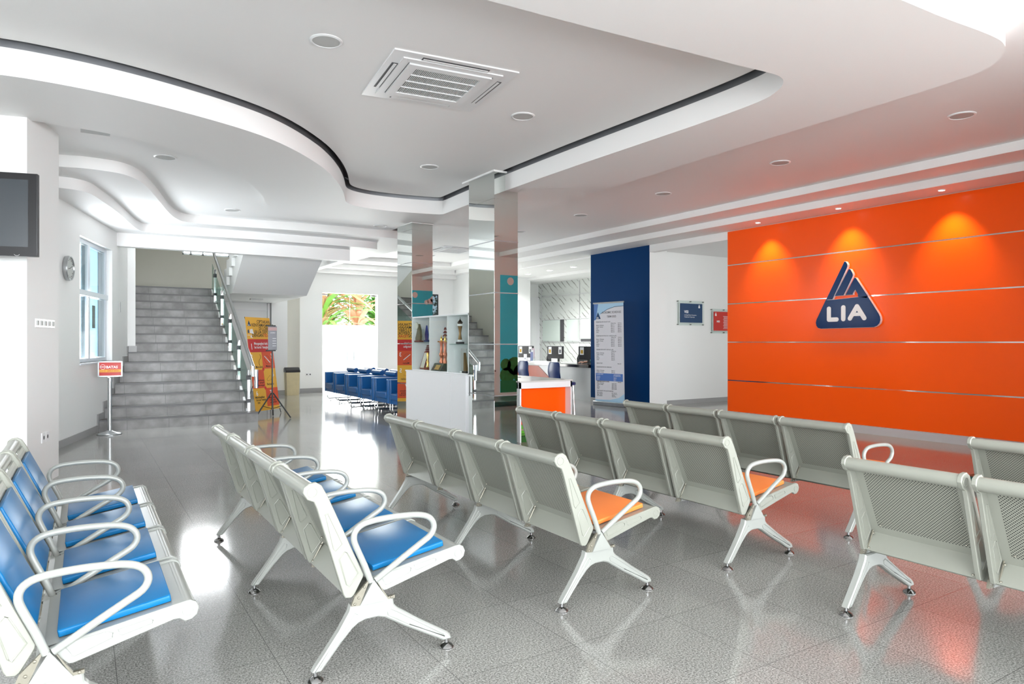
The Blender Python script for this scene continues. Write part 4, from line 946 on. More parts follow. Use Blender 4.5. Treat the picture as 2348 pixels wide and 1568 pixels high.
for i, (y, l) in enumerate(zip((16.00, 15.18, 14.33, 13.50, 12.68, 11.90), ordn)):
    o = a0 if i == 0 else copy_tree(a0); o.location = (5.30, y, 0); tag(o, l, 'armchair', GA)
for y, l in zip((16.0, 15.15, 14.3, 13.45), ['back row blue armchair farthest off, facing away', 'second farthest back row blue armchair, facing away', 'third back row blue armchair, facing away, only its back showing', 'nearest back row blue armchair, facing away beside the pillar']):
    o = copy_tree(a0); o.location = (6.15, y, 0); o.rotation_euler = (0, 0, R(180)); tag(o, l, 'armchair', GA)

# ------------------------------------------------------------------ lobby rules banner (leaning X stand)
bn = empty('rules_banner', 'yellow and red house rules banner on a stand behind the black tripod', 'banner', (0, 0, 0))
bx = Vector((0.75, 0.66, 0)).normalized(); lean = Vector((-0.66, 0.75, 0)).normalized()
BL = Vector((2.745, 13.40, 0.09)); up = (lean*0.24+Vector((0, 0, 1.78))).normalized()
FB = frame(BL, bx, up); BW, BH = 0.74, 1.80
plate('banner_sheet', byellow, bn, FB, 0, BW, 0, BH, -0.002, 0.0)
def pp(m, x0, x1, y0, y1, nm='printed_field', z=0.0): return plate(nm, m, bn, FB, x0*BW, x1*BW, (1-y1)*BH, (1-y0)*BH, z, z+0.0008)
pp(bred, 0, 1, 0.235, 0.375); pp(borange, 0.5, 1, 0.375, 0.555); pp(borange, 0, 0.5, 0.565, 0.76); pp(borange, 0.5, 1, 0.765, 0.96)
b = B()
for cx_, cy_ in ((0.5, 0.44), (0.5, 0.237)): b.lathe([(0.032, 0), (0.030, 0.0012)], M=FB @ Matrix.Translation((cx_*BW, cy_*BH, 0.0006)), seg=16)
b.link('dots', bred, bn)
def tx(x, y): return (x*BW, (1-y)*BH)
text('lettering', [(s, *tx(0.98 if i < 9 else 0.6, 0.062+0.037*i), 0.088, 'RIGHT') for i, s in enumerate(('CIPTAKAN', 'KENYAMANAN', 'DI LOBBY', 'LB LIA DEPOK'))]+[('DENGAN', *tx(0.66, 0.062+0.037*4), 0.088, 'RIGHT')]
     + [('Merokok', *tx(0.20, 0.545), 0.062), ('Makan', *tx(0.62, 0.54), 0.062), ('Membuang', *tx(0.48, 0.685), 0.052, 'RIGHT'), ('sampah', *tx(0.48, 0.710), 0.052, 'RIGHT'), ('sembarangan', *tx(0.48, 0.738), 0.052, 'RIGHT'), ('Berjualan', *tx(0.58, 0.735), 0.062),
        ('Membagikan', *tx(0.05, 0.865), 0.060), ('brosur tanpa', *tx(0.08, 0.893), 0.060), ('izin', *tx(0.12, 0.921), 0.060), ('Membawa', *tx(0.60, 0.88), 0.056), ('binatang', *tx(0.62, 0.905), 0.056), ('peliharaan', *tx(0.62, 0.93), 0.056)],
     0, ink, bn, FB @ Matrix.Translation((0, 0, 0.0012)), sx=0.92, bold=0.010)
text('lettering', [('TIDAK', *tx(0.98, 0.062+0.037*4), 0.088, 'RIGHT')], 0, bred, bn, FB @ Matrix.Translation((0, 0, 0.0012)), sx=0.92, bold=0.010)
text('lettering', [('Mengangkat kaki', *tx(0.24, 0.295), 0.072), ('ke kursi / bangku', *tx(0.24, 0.335), 0.072), ('1', *tx(0.09, 0.345), 0.16), ('3', *tx(0.86, 0.445), 0.13), ('2', *tx(0.06, 0.445), 0.12), ('4', *tx(0.12, 0.64), 0.13), ('5', *tx(0.84, 0.645), 0.13), ('6', *tx(0.10, 0.835), 0.13), ('7', *tx(0.66, 0.84), 0.13)],
     0, whitel, bn, FB @ Matrix.Translation((0, 0, 0.0012)), sx=0.85, bold=0.012)
def bt(pts, r, m, nm): 
    b = B(); b.tube([FB @ Vector((x*BW, (1-y)*BH, 0.001)) for x, y in pts], r, 6); b.link(nm, m, bn)
bt([(0.42, 0.40), (0.45, 0.43), (0.36, 0.47), (0.35, 0.50), (0.38, 0.52)], 0.004, ink, 'smoke_drawing')
bt([(0.60, 0.42), (0.80, 0.49)], 0.009, whitel, 'strike_bar')
bt([(0.70+0.10*math.cos(a), 0.46+0.045*math.sin(a)) for a in [k*math.pi/8 for k in range(17)]], 0.002, ink, 'ring_drawing')
bt([(0.60, 0.67), (0.75, 0.63), (0.78, 0.68), (0.62, 0.69), (0.60, 0.67)], 0.002, ink, 'megaphone_drawing')
b = B(); b.prism([tx(0.06, 0.095), tx(0.20, 0.095), tx(0.13, 0.035)], 0.0008, 0.0016, axis='z', M=FB); b.link('emblem', navyp, bn)
text('lettering', 'LIA', 0.035, whitel, bn, FB @ Matrix.Translation((0.070*BW+0.008, (1-0.092)*BH, 0.002)), bold=0.01)
b = B(); b.prism([tx(0.04, 0.17), tx(0.11, 0.17), tx(0.10, 0.13), tx(0.05, 0.14)], 0.0008, 0.0016, axis='z', M=FB); b.link('figure_drawing', navyp, bn)
b = B(); b.prism([tx(0.12, 0.17), tx(0.28, 0.18), tx(0.24, 0.125), tx(0.15, 0.13)], 0.0008, 0.0016, axis='z', M=FB); b.prism([tx(0.02, 0.19), tx(0.2, 0.19), tx(0.2, 0.195), tx(0.02, 0.195)], 0.0008, 0.0016, axis='z', M=FB); b.prism([tx(0.12, 0.215), tx(0.22, 0.225), tx(0.16, 0.195)], 0.0008, 0.0016, axis='z', M=FB); b.link('figure_drawing', whitel, bn)
b = B(); top = BL+up*BH; back = (BL+bx*BW*0.5)+lean*0.55-Vector((0, 0, 0.08))
mid = BL+bx*BW*0.5+up*0.9+lean*0.06
for p in (BL, BL+bx*BW, top, top+bx*BW): b.tube([p-up*0.0+lean*0.008, mid], 0.006, 6)
for p in (BL, BL+bx*BW): b.tube([p, p+Vector((0, 0, -0.085))-lean*0.03], 0.008, 6)
b.tube([mid, (back.x, back.y, 0.006)], 0.007, 6); b.link('stand', black, bn)

# tripod with a clipped poster
tp = empty('poster_tripod', 'black tripod stand with a small clipped poster before the banner', 'tripod stand', (2.955, 13.0, 0))
B().cyl((0, 0, 0.15), (0, 0, 1.72), 0.013, 10).link('pole', blackm, tp)
for a in (200, 320, 75):
    b = B(); ca, sa = math.cos(R(a)), math.sin(R(a)); b.tube([(0.02*ca, 0.02*sa, 0.46), (0.36*ca, 0.36*sa, 0.012)], 0.013, 8); b.tube([(0.0, 0.0, 0.17), (0.19*ca, 0.19*sa, 0.23)], 0.006, 6); b.link('leg', blackm, tp)
FT = frame((-0.075, -0.04, 1.25), (0.86, 0.30, 0), (0, 0, 1))
plate('poster', mat('poster_grey', (0.28, 0.28, 0.31), 0.3), tp, FT, -0.01, 0.17, 0, 0.44)
plate('poster_heading', mat('poster_pink', (0.60, 0.40, 0.40), 0.4), tp, FT, -0.01, 0.17, 0.36, 0.42, 0.001, 0.002)
text('lettering', [('LAMBAS', 0.035, 0.31, 0.028), ('informasi', 0.08, 0.22, 0.018), ('lobby', 0.08, 0.17, 0.018), ('harap', 0.08, 0.12, 0.018), ('tertib', 0.08, 0.07, 0.018)][:1], 0, whitel, tp, FT @ Matrix.Translation((0, 0, 0.002)))
b = B(); 
for q in (0.075, 0.12, 0.165, 0.21): b.box(0.08, 0.155, q, q+0.008, 0.001, 0.002, M=FT)
b.link('text_lines', whitel, tp)
b = B(); b.box(-0.05, 0.14, 0.435, 0.46, -0.01, 0.012, M=FT); b.box(-0.05, 0.14, -0.02, 0.005, -0.01, 0.012, M=FT); b.link('clip', black, tp)

# retractable sign
sg = empty('stanchion_sign', 'steel stanchion with red framed BATAS sign at the foot of the stairs', 'sign', (0.345, 12.02, 0))
B().lathe([(0.165, 0), (0.167, 0.012), (0.15, 0.022), (0.06, 0.045), (0.035, 0.06)], seg=36).link('base', brushed, sg, smooth=30)
B().lathe([(0.030, 0.05), (0.030, 0.80), (0.034, 0.80), (0.034, 0.86), (0.02, 0.875)], seg=24).link('post', brushed, sg, smooth=35)
FS = frame((-0.155, -0.02, 0.875), (0.975, -0.12, 0), (0, 0, 1)); 
b = B(); b.box(0, 0.325, 0, 0.018, -0.01, 0.01, M=FS); b.box(0, 0.325, 0.217, 0.235, -0.01, 0.01, M=FS); b.box(0, 0.018, 0, 0.235, -0.01, 0.01, M=FS); b.box(0.307, 0.325, 0, 0.235, -0.01, 0.01, M=FS); b.link('frame', brushed, sg)
plate('sign_panel', mat('sign_red', (0.55, 0.05, 0.045), 0.25), sg, FS, 0.015, 0.31, 0.015, 0.22, -0.004, 0.002)
plate('yellow_band', mat('sign_yellow', (0.80, 0.42, 0.05), 0.3), sg, FS, 0.02, 0.305, 0.068, 0.108, 0.002, 0.003)
text('lettering', 'BATAS', 0.052, whitel, sg, FS @ Matrix.Translation((0.108, 0.128, 0.003)), bold=0.03)
text('lettering', 'ANTAR / JEMPUT SISWA', 0.0235, bred, sg, FS @ Matrix.Translation((0.026, 0.08, 0.0035)), bold=0.01)
b = B(); b.tube([FS @ Vector((0.065+0.034*math.cos(k*math.pi/10), 0.148+0.034*math.sin(k*math.pi/10), 0.003)) for k in range(20)], 0.0025, 6, closed=True); b.box(0.037, 0.093, 0.143, 0.153, 0.002, 0.004, M=FS); b.link('no_entry_mark', whitel, sg)

# litter bin
bi = empty('litter_bin', 'tall wood-patterned litter bin with black lid by the under-stair door', 'bin', (4.67, 18.33, 0))
b = B(); pr_ = [(-0.175, -0.115), (0.175, -0.115), (0.175, 0.115), (-0.175, 0.115)]
b.prism([(x*0.88, y*0.88) for x, y in pr_], 0, 0.003, axis='z')
v0 = [b.bm.verts.new((x*0.88, y*0.88, 0.0)) for x, y in pr_]; v1 = [b.bm.verts.new((x, y, 0.62)) for x, y in pr_]
for i in range(4): b.face([v0[i], v0[(i+1) % 4], v1[(i+1) % 4], v1[i]])
b.face(v1); b.link('body', binwood, bi, bevel=0.01)
b = B(); b.prism([(-0.125, 0.60), (0.125, 0.60), (0.12, 0.70), (0.05, 0.735), (-0.05, 0.72), (-0.115, 0.65)], -0.19, 0.19, axis='x'); b.link('lid', black, bi, bevel=0.012, smooth=50)

# wall fittings
def outlet(label, M, n=2, w_=0.085, name='wall_outlet', m=laminate):
    t = empty(name, label, 'outlet', (0, 0, 0)); t.matrix_world = M
    for k in range(n):
        B().box(k*w_*1.04, k*w_*1.04+w_, 0, w_, 0, 0.010).link('cover_plate', m, t, bevel=0.002)
        B().lathe([(0.020, 0.010), (0.018, 0.0105)], (k*w_*1.04+w_/2, w_/2, 0), 16).link('socket', dgrey, t)
    return t
outlet('double wall socket on the back wall between bin and entrance', frame((5.20, 18.995, 0.46), (1, 0, 0), (0, 0, 1)))
cw = lambda x, y, z: frame((x, y, z), (-dv.x*-1, dv.y, 0), (0, 0, 1))
outlet('double wall socket low on the wall that carries the screen', frame(CM @ Vector((0.35, -0.001, 0.41)), (dv.x, dv.y, 0), (0, 0, 1)), 2, 0.10)
t = empty('switch_bank', 'row of five light switches on the wall beside the screen', 'switch'); t.matrix_world = frame(CM @ Vector((0.19, -0.001, 1.54)), (dv.x, dv.y, 0), (0, 0, 1))
for k in range(5):
    s_ = B().box(k*0.105, k*0.105+0.101, 0, 0.085, 0, 0.009).link('switch_plate', laminate, t, bevel=0.002)
    B().box(k*0.105+0.028, k*0.105+0.070, 0.022, 0.066, 0.009, 0.015).link('rocker', grille, s_, bevel=0.002)
t = B().box(1.30, 1.36, -0.012, 0, 1.92, 2.10, M=MW).link('thermostat', lgrey); tag(t, 'small narrow control box on the wall at the stair edge', 'control box')

# clock
ck = empty('wall_clock', 'round silver wall clock left of the blue-grey window', 'clock', (0, 0, 0))
CK = frame(MW @ Vector((-1.50, -0.012, 2.40)), (dv.x, dv.y, 0), (0, 0, 1))
B().lathe([(0.165, -0.010), (0.172, 0.02), (0.165, 0.045), (0.150, 0.045), (0.146, 0.030)], M=CK, seg=40).link('case', brushed, ck, smooth=40)
B().lathe([(0.148, 0.029), (0.147, 0.031)], M=CK, seg=40).link('dial', mat('clock_dial', (0.50, 0.53, 0.51), 0.3), ck)
b = B()
for k in range(12):
    a = k*math.pi/6; b.box(-0.004, 0.004, 0.112, 0.130, 0.031, 0.033, M=CK @ Matrix.Rotation(a, 4, 'Z'))
b.link('hour_marks', dgrey, ck)
for a, l, w_ in ((100, 0.075, 0.006), (-70, 0.105, 0.005)):
    B().box(-w_/2, w_/2, -0.015, l, 0.033, 0.035, M=CK @ Matrix.Rotation(R(a), 4, 'Z')).link('hand', ink, ck)

# television
tv = empty('television', 'black flat television on a wall bracket cut by the left edge', 'television')
TM = frame((-0.345, 7.46, 2.165), (0.963, -0.27, 0), (0, 0, 1)); tv.matrix_world = TM
B().box(-1.25, 0, 0, 0.745, -0.05, 0.0).link('housing', black, tv, bevel=0.006)
B().box(-1.17, -0.073, 0.085, 0.685, 0.0, 0.0015).link('screen', tvscreen, tv)
b = B(); b.box(-1.25, 0, 0.0, 0.018, 0.0, 0.012); b.link('lower_trim', black, tv)
B().box(-0.55, -0.30, 0.022, 0.070, 0.0, 0.0012).link('blue_sticker', mat('swirled_blue_print', (0.22, 0.48, 0.72), 0.4, var=0.6, vscale=40), tv)
b = B(); b.tube([(-0.155+0.022*math.cos(R(a)), 0.022+0.018*math.sin(R(a)), 0.012) for a in range(200, 345, 20)], 0.0022, 6); b.link('power_mark', chrome, tv)
b = B(); b.box(-0.75, -0.45, 0.25, 0.5, -0.225, -0.05); b.link('wall_bracket', blackm, tv)

# air conditioning cassettes and ceiling discs
def cassette(label, x, y, z, rz):
    t = empty('air_conditioner', label, 'air conditioner', (x, y, z), rz, 'ceiling air conditioners')
    S = 0.555
    b = B(); b.slab([(-S, -S), (S, -S), (S, S), (-S, S)], [[(-0.43, -0.43), (-0.43, 0.43), (0.43, 0.43), (0.43, -0.43)]], -0.012, 0.0); b.link('outer_panel', laminate, t)
    b = B(); b.slab([(-0.45, -0.45), (0.45, -0.45), (0.45, 0.45), (-0.45, 0.45)], [[(-0.385, -0.385), (-0.385, 0.385), (0.385, 0.385), (0.385, -0.385)]], -0.022, -0.010); b.link('inner_frame', laminate, t)
    b = B(); b.box(-0.385, 0.385, -0.385, 0.385, -0.018, -0.014); b.link('dark_backing', mat('filter_grey', (0.16, 0.16, 0.16), 0.8), t)
    b = B(); b.slab([(-0.375, -0.375), (0.375, -0.375), (0.375, 0.375), (-0.375, 0.375)], [[(-0.30, -0.30), (-0.30, 0.30), (0.30, 0.30), (0.30, -0.30)]], -0.034, -0.010); b.link('grille_surround', laminate, t)
    b = B()
    for k in range(38): b.box(-0.295+0.0158*k, -0.295+0.0158*k+0.006, -0.30, 0.30, -0.028, -0.022)
    for k in range(3): b.box(-0.30, 0.30, -0.15+0.15*k-0.004, -0.15+0.15*k+0.004, -0.033, -0.020)
    b.link('intake_grille', laminate, t)
    for k in range(4):
        M = Matrix.Rotation(k*math.pi/2, 4, 'Z')
        o = B().box(-0.30, 0.30, 0.452, 0.505, -0.0135, -0.011, M=M).link('air_slot', dgrey, t)
        B().box(-0.29, 0.29, 0.462, 0.488, -0.020, -0.016, M=M).link('louvre', laminate, o)
    return t
c1 = cassette('large square ceiling air conditioner in the raised ceiling panel', 2.717, 5.595, 3.745, R(-6.2))
c2 = cassette('far ceiling air conditioner seen between the two mirror pillars', 7.75, 15.0, 3.67, 0)
def disc(label, x, y, z, r=0.125, name='ceiling_disc', lit=False, grp='round ceiling discs', cat='ceiling light'):
    t = empty(name, label, cat, (x, y, z), 0, grp)
    B().lathe([(r, 0.0), (r, -0.006), (r*0.90, -0.012), (r*0.84, -0.010), (r*0.83, -0.004)], seg=36).link('rim', laminate, t, smooth=40)
    B().lathe([(r*0.84, -0.003), (r*0.84, -0.007)], seg=36).link('cover' if not lit else 'lens', lampon if lit else grille, t)
    return t
for x, y, l in ((1.604, 5.27, 'round ceiling disc left of the near air conditioner'), (3.866, 5.936, 'round ceiling disc right of the near air conditioner'), (3.927, 8.318, 'round ceiling disc before the near mirror pillar in the raised panel')):
    disc(l, x, y, 3.745)
for x, y, l in ((7.45, 3.389, 'round disc in the right ceiling strip, nearest of five'), (7.47, 5.506, 'round disc in the right ceiling strip, second nearest'), (7.52, 7.609, 'round disc in the right ceiling strip, middle one'), (7.542, 9.679, 'round disc in the right ceiling strip, fourth away'), (7.60, 11.801, 'round disc in the right ceiling strip, beside the near mirror pillar'), (7.725, 16.3, 'small far ceiling disc beside the far air conditioner')):
    disc(l, x, y, 3.67)
for x, y, l in ((0.821, 8.95, 'round disc in the left lower ceiling nearest the screen wall'), (2.082, 11.947, 'round disc in the left ceiling before the staircase'), (4.70, 12.1, 'round disc in the left ceiling next to the far mirror pillar')):
    disc(l, x, y, 3.57)
t = B().box(-0.02, 0.24, 7.98, 8.32, 3.560, 3.572).link('ceiling_vent', grille); tag(t, 'square ceiling grille at the top of the screen wall', 'vent')
for i, (x, y) in enumerate(((9.80, 7.662), (9.80, 6.192), (9.80, 4.706))):
    t = disc(['small lit spotlight over the far end of the orange wall', 'small lit spotlight above the triangular emblem', 'small lit spotlight over the near end of the orange wall'][i], x, y, 3.45, 0.045, 'spotlight', True, 'spotlights over the orange wall', 'spotlight')
    l = bpy.data.lights.new('spot', 'SPOT'); l.energy = 46; l.spot_size = R(76); l.spot_blend = 0.9; l.color = (1, 0.78, 0.45); l.shadow_soft_size = 0.03
    o = bpy.data.objects.new('spot_light', l); C.objects.link(o); o.location = (x+0.02, y, 3.425); o.rotation_euler = (0, R(-16), 0)
for i, (x, y) in enumerate(((11.153, 16.841), (11.114, 15.694), (11.139, 14.618))):
    t = disc(['lit round downlight over the reception, farthest one', 'lit round downlight over the reception, middle one', 'lit round downlight over the reception, nearest the blue pier'][i], x, y, 3.42, 0.10, 'downlight', True, 'lit downlights over the reception', 'ceiling light')
    l = bpy.data.lights.new('down', 'SPOT'); l.energy = 210; l.spot_size = R(150); l.spot_blend = 1; l.shadow_soft_size = 0.09
    o = bpy.data.objects.new('downlight_light', l); C.objects.link(o); o.location = (x, y, 3.39)

# ------------------------------------------------------------------ emblem on the orange wall
em = empty('wall_emblem', 'large navy triangular LIA emblem with white letters on the orange wall', 'emblem', (OX, 6.24, 1.6)); em.location = (0, 0, 0)
FE = frame((OX-0.014, 6.764, 1.615), (0, -1, 0), (0, 0, 1))
k_ = 1.067/1177.0
def ep(l): return [((x-275)*k_*1.0, (1345-y)*k_*0.968) for x, y in l]
def emblem_piece(poly, z0, z1, m, nm, bev=0.0):
    b = B(); b.prism(poly, z0, z1, axis='z', M=FE); return b.link(nm, m, em, bevel=bev, smooth=40)
left_feather = [(820, 152), (850, 160), (876, 205), (880, 240), (868, 275), (610, 800), (600, 822), (500, 822), (470, 830)]
mid_f = [(905, 292), (930, 300), (970, 372), (978, 410), (970, 440), (805, 762), (640, 765)]
right_f = [(1003, 455), (1025, 458), (1235, 790), (1230, 840), (1062, 800), (1062, 755), (1015, 672), (975, 735), (978, 758), (835, 760)]
body_ = [(470, 822), (625, 824), (1062, 800), (1230, 790), (1425, 1110), (1445, 1160), (1452, 1215), (1435, 1270), (1395, 1315), (1340, 1338), (380, 1348), (325, 1335), (290, 1295), (278, 1235), (290, 1180)]
for i, p in enumerate((left_feather, mid_f, right_f, body_)):
    q = ep(p)
    emblem_piece(q, 0.0, 0.052, logol, 'raised_side')
    emblem_piece(inset(q, 0.0035) if i != 3 else inset(q, 0.003), 0.045, 0.060, navy, 'blue_face', 0.003)
zt = [0.068]
b = B(); b.prism(ep([(560, 860), (600, 830), (880, 290), (1000, 440), (1080, 700), (1070, 850)]), -0.001, 0.012, axis='z', M=FE); b.link('orange_backing', orangew, em)
def stroke(pts, r):
    b = B()
    P = [Vector(p) for p in ep(pts)]
    for a, c in zip(P, P[1:]):
        d = (c-a).normalized(); n = Vector((-d.y, d.x)); ang = math.atan2(d.y, d.x)
        poly = [(a.x+r*math.cos(ang+math.pi/2+math.pi*t/8), a.y+r*math.sin(ang+math.pi/2+math.pi*t/8)) for t in range(9)] + [(c.x+r*math.cos(ang-math.pi/2+math.pi*t/8), c.y+r*math.sin(ang-math.pi/2+math.pi*t/8)) for t in range(9)]
        zt[0] += 0.0006; b.prism(poly, 0.058, zt[0], axis='z', M=FE)
    return b.link('letter', whitel, em)
stroke([(540, 985), (540, 1185), (685, 1185)], 0.034)
stroke([(810, 975), (810, 1180)], 0.036)
stroke([(930, 1175), (1055, 965)], 0.034); stroke([(1055, 965), (1182, 1175)], 0.034); stroke([(985, 1105), (1130, 1105)], 0.026)

# framed signs on the hall wall
def framed(name, label, x0, x1, z0, z1, m, cat='sign'):
    t = empty(name, label, cat); F = frame((x0, 10.995, z0), (1, 0, 0), (0, 0, 1)); t.matrix_world = F
    w_, h_ = x1-x0, z1-z0
    B().box(0, w_, 0, h_, 0.03, 0.036).link('acrylic_sheet', glass, t); B().box(0.045, w_-0.045, 0.05, h_-0.05, 0.022, 0.030).link('white_border', paper, t); B().box(0.075, w_-0.06, 0.065, h_-0.065, 0.037, 0.0385).link('printed_panel', m, t)
    for qx in (0.02, w_/2, w_-0.02):
        for qy in (0.02, h_-0.02): B().lathe([(0.011, 0), (0.011, 0.04), (0.008, 0.044)], (qx, qy, 0), 10).link('standoff', bolt, t)
    return t
t = framed('vision_sign', 'blue framed VISI sign on the hall wall', 11.27, 12.12, 1.775, 2.335, navyp)
tz = Matrix.Translation((0, 0, 0.039))
text('lettering', 'VISI', 0.085, whitel, t, Matrix.Translation((0.205, 0.28, 0.0392)), bold=0.03)
text('lettering', [('Lembaga Bahasa Ternyaman,', 0.205, 0.225, 0.036), ('Terbaik dan Terpercaya', 0.205, 0.180, 0.036)], 0, whitel, t, tz, sx=0.95)
def drop(parent, x, y, s=1.0):
    B().prism([(x, y+0.055*s), (x+0.03*s, y-0.01*s), (x+0.022*s, y-0.03*s), (x, y-0.035*s), (x-0.022*s, y-0.03*s), (x-0.03*s, y-0.01*s)], 0.0385, 0.0395, axis='z').link('drop_emblem', whitel, parent)
drop(t, 0.685, 0.43)
t = framed('mission_sign', 'red framed MISI sign partly hidden by the orange wall', 12.36, 13.25, 1.60, 2.175, redp)
text('lettering', 'MISI', 0.060, whitel, t, Matrix.Translation((0.18, 0.26, 0.0392)), bold=0.03); drop(t, 0.15, 0.44)
b = B()
for k in range(13): b.box(0.40+0.02*(k % 3 > 0), 0.78-0.05*(k % 3 == 2), 0.40-0.024*k, 0.407-0.024*k, 0.0385, 0.0393)
b.link('text_lines', whitel, t)
t = B().box(10.70, 10.74, 10.97, 10.998, 3.13, 3.26).link('wall_sensor', mat('beige_plastic', (0.45, 0.43, 0.35), 0.5)); tag(t, 'small beige sensor high at the corner of the hall wall', 'sensor')

# roll-up schedule banner
ru = empty('schedule_banner', 'white roll-up ACADEMIC SCHEDULE banner standing before the blue pier', 'banner')
FR = frame((9.70, 11.93, 0.09), (0.13, -0.99, 0), (-0.02, 0.0, 1)); ru.matrix_world = FR
RW, RH = 0.86, 2.17
B().box(0, RW, 0, RH, -0.002, 0).link('banner_sheet', mat('banner_white', (0.66, 0.66, 0.70), 0.5), ru)
B().box(-0.03, RW+0.03, -0.09, 0.0, -0.06, 0.05).link('base_cassette', brushed, ru, bevel=0.01)
B().box(-0.02, RW+0.02, RH-0.015, RH+0.015, -0.012, 0.01).link('top_rail', brushed, ru)
B().cyl((RW/2, 0, -0.04), (RW/2, RH, -0.012), 0.008, 8).link('support_pole', brushed, ru)
q = [(0, RH-0.02), (RW, RH-0.02), (RW, RH-0.095), (0.62, RH-0.10), (0.40, RH-0.15), (0.20, RH-0.24), (0.06, RH-0.36), (0, RH-0.38)]
B().prism(q, 0, 0.0008, axis='z').link('printed_curve', skyc, ru)
B().prism([(0, RH-0.02), (0.13, RH-0.02), (0.05, RH-0.37), (0, RH-0.38)], 0.0008, 0.0012, axis='z').link('printed_corner', mat('mid_blue_print', (0.08, 0.20, 0.50), 0.4), ru)
b = B(); b.tube([(RW, RH-0.085, 0.001), (0.62, RH-0.095, 0.001), (0.40, RH-0.145, 0.001), (0.20, RH-0.235, 0.001)], 0.005, 6); b.link('dark_line', navyp, ru)
B().prism([(0, 0), (RW, 0), (RW, 0.20), (0.70, 0.10), (0.45, 0.045), (0, 0.03)], 0, 0.0008, axis='z').link('printed_curve', skyc, ru)
B().prism([(0.045, RH-0.35), (0.20, RH-0.35), (0.12, RH-0.20)], 0.0012, 0.002, axis='z').link('emblem', navyp, ru)
TZ = Matrix.Translation((0, 0, 0.0022))
text('lettering', 'LIA', 0.05, whitel, ru, Matrix.Translation((0.07, RH-0.34, 0.0024)), bold=0.02)
ln = [('ACADEMIC SCHEDULE', 0.52, RH-0.235, 0.068, 'CENTER'), ('TERM I/2025', 0.52, RH-0.325, 0.064, 'CENTER')]
text('lettering', ln, 0, mat('grey_ink', (0.12, 0.12, 0.14), 0.6), ru, TZ, sx=0.80, bold=0.006)
days = ('Monday - Wednesday', 'Tuesday - Thursday', 'Friday', 'Saturday', 'Sunday')
its = []
def block(y, title, cols, n=5, ds=days, dy=0.038):
    its.append((title, 0.06, y, 0.034))
    for k in range(n):
        its.append((ds[k], 0.06, y-0.075-dy*k, 0.032))
        for c, (x, vals) in enumerate(cols): its.append((vals[k], x, y-0.075-dy*k, 0.032))
v1 = ['March 17', 'March 18', 'March 21', 'March 22', 'March 23']; v2 = ['March 19', 'March 20', 'March 21', 'March 22', 'March 23']
its += [('Written Test', 0.50, RH-0.475, 0.032), ('Oral Test', 0.70, RH-0.475, 0.032), ('Written Test', 0.50, RH-0.79, 0.032), ('Oral Test', 0.70, RH-0.79, 0.032), ('Written Test', 0.50, RH-1.10, 0.032)]
block(RH-0.44, 'PROMOTION TEST FOR GET & GE1', [(0.50, v1), (0.70, v2)]); block(RH-0.755, 'PROMOTION TEST FOR CV2 - 4 / GETS (A1 to B2)', [(0.50, v1), (0.70, v2)])
block(RH-1.065, 'PROGRESS TEST FOR TP / GETS (A1 to B2)', [(0.50, v1)])
its += [('MAKE UP TEST', 0.06, RH-1.375, 0.034), ('March 28', 0.68, RH-1.375, 0.032)]
block(RH-1.46, 'RE-REGISTRATION FOR TERM II/2025', [(0.50, v1)], dy=0.034)
its += [('Postponed Students', 0.06, RH-1.70, 0.030), ('March 31', 0.68, RH-1.70, 0.030), ('ENROLLMENT (ALL PROGRAMS)', 0.06, RH-1.785, 0.032), ('March 29', 0.68, RH-1.785, 0.030)]
sc_ = (RH-0.0)
its = [(a[0], a[1], RH-(RH-a[2])*0.975, *a[3:]) for a in its]
low = []
for k, (a_, c_) in enumerate(zip(days, ('April 02, 2025', 'April 03, 2025', 'April 11, 2025', 'April 12, 2025', 'April 13, 2025'))): low += [(a_, 0.06, 0.395-0.030*k+0.13*0, 0.030), (c_, 0.50, 0.395-0.030*k, 0.030)]
low += [('TERM II/2025 STARTS', 0.06, 0.43, 0.032)]
y_ = 0.225
low += [('PUBLIC HOLIDAY / NO CLASS IN TERM I/2025', 0.06, y_, 0.030)]
for k, (a_, c_) in enumerate((('Mar 31st - Idul Fitri', 'Jan 1 - New Year'), ('May 1 - Labour Day', 'Chinese New Year'), ('12 Mar - 1st Term', 'Nyepi Day'), ('Mar 18 and Mar 29', 'Break of Term'))): low += [(a_, 0.06, y_-0.035-0.026*k, 0.026), (c_, 0.50, y_-0.035-0.026*k, 0.026)]
gi = MATS['grey_ink']
text('lettering', its, 0, gi, ru, TZ, sx=0.80, bold=0.004)
text('lettering', low, 0, gi, ru, TZ, sx=0.80, bold=0.004)
# the blue box of test dates sits between the two blocks of lines
B().box(0.03, RW-0.04, 0.455, 0.62, 0.0024, 0.003).link('blue_field', bluecard, ru)
text('lettering', [('PLACEMENT TESTS', 0.05, 0.585, 0.030), ('ANNOUNCEMENT', 0.56, 0.585, 0.030), ('RE - REGISTRATION', 0.56, 0.558, 0.028)]+[(a_, 0.05, 0.545-0.025*k, 0.024) for k, a_ in enumerate(('1. February 06', '2. February 20', '3. March 08', '4. March 22'))]+[(a_, 0.56, 0.53-0.022*k, 0.022) for k, a_ in enumerate(('February 11', 'February 25', 'March 13', 'March 27'))], 0, whitel, ru, Matrix.Translation((0, 0, 0.0034)), sx=0.80)

# picture on the entrance wall
t = empty('framed_picture', 'dark framed picture of trees on the entrance wall between the pillars', 'picture', (8.25, 18.97, 2.20))
B().box(0, 1.0, 0, 0.03, 0, 0.66).link('frame', black, t); B().box(0.03, 0.96, -0.004, 0.0, 0.04, 0.62).link('print', foliage, t)

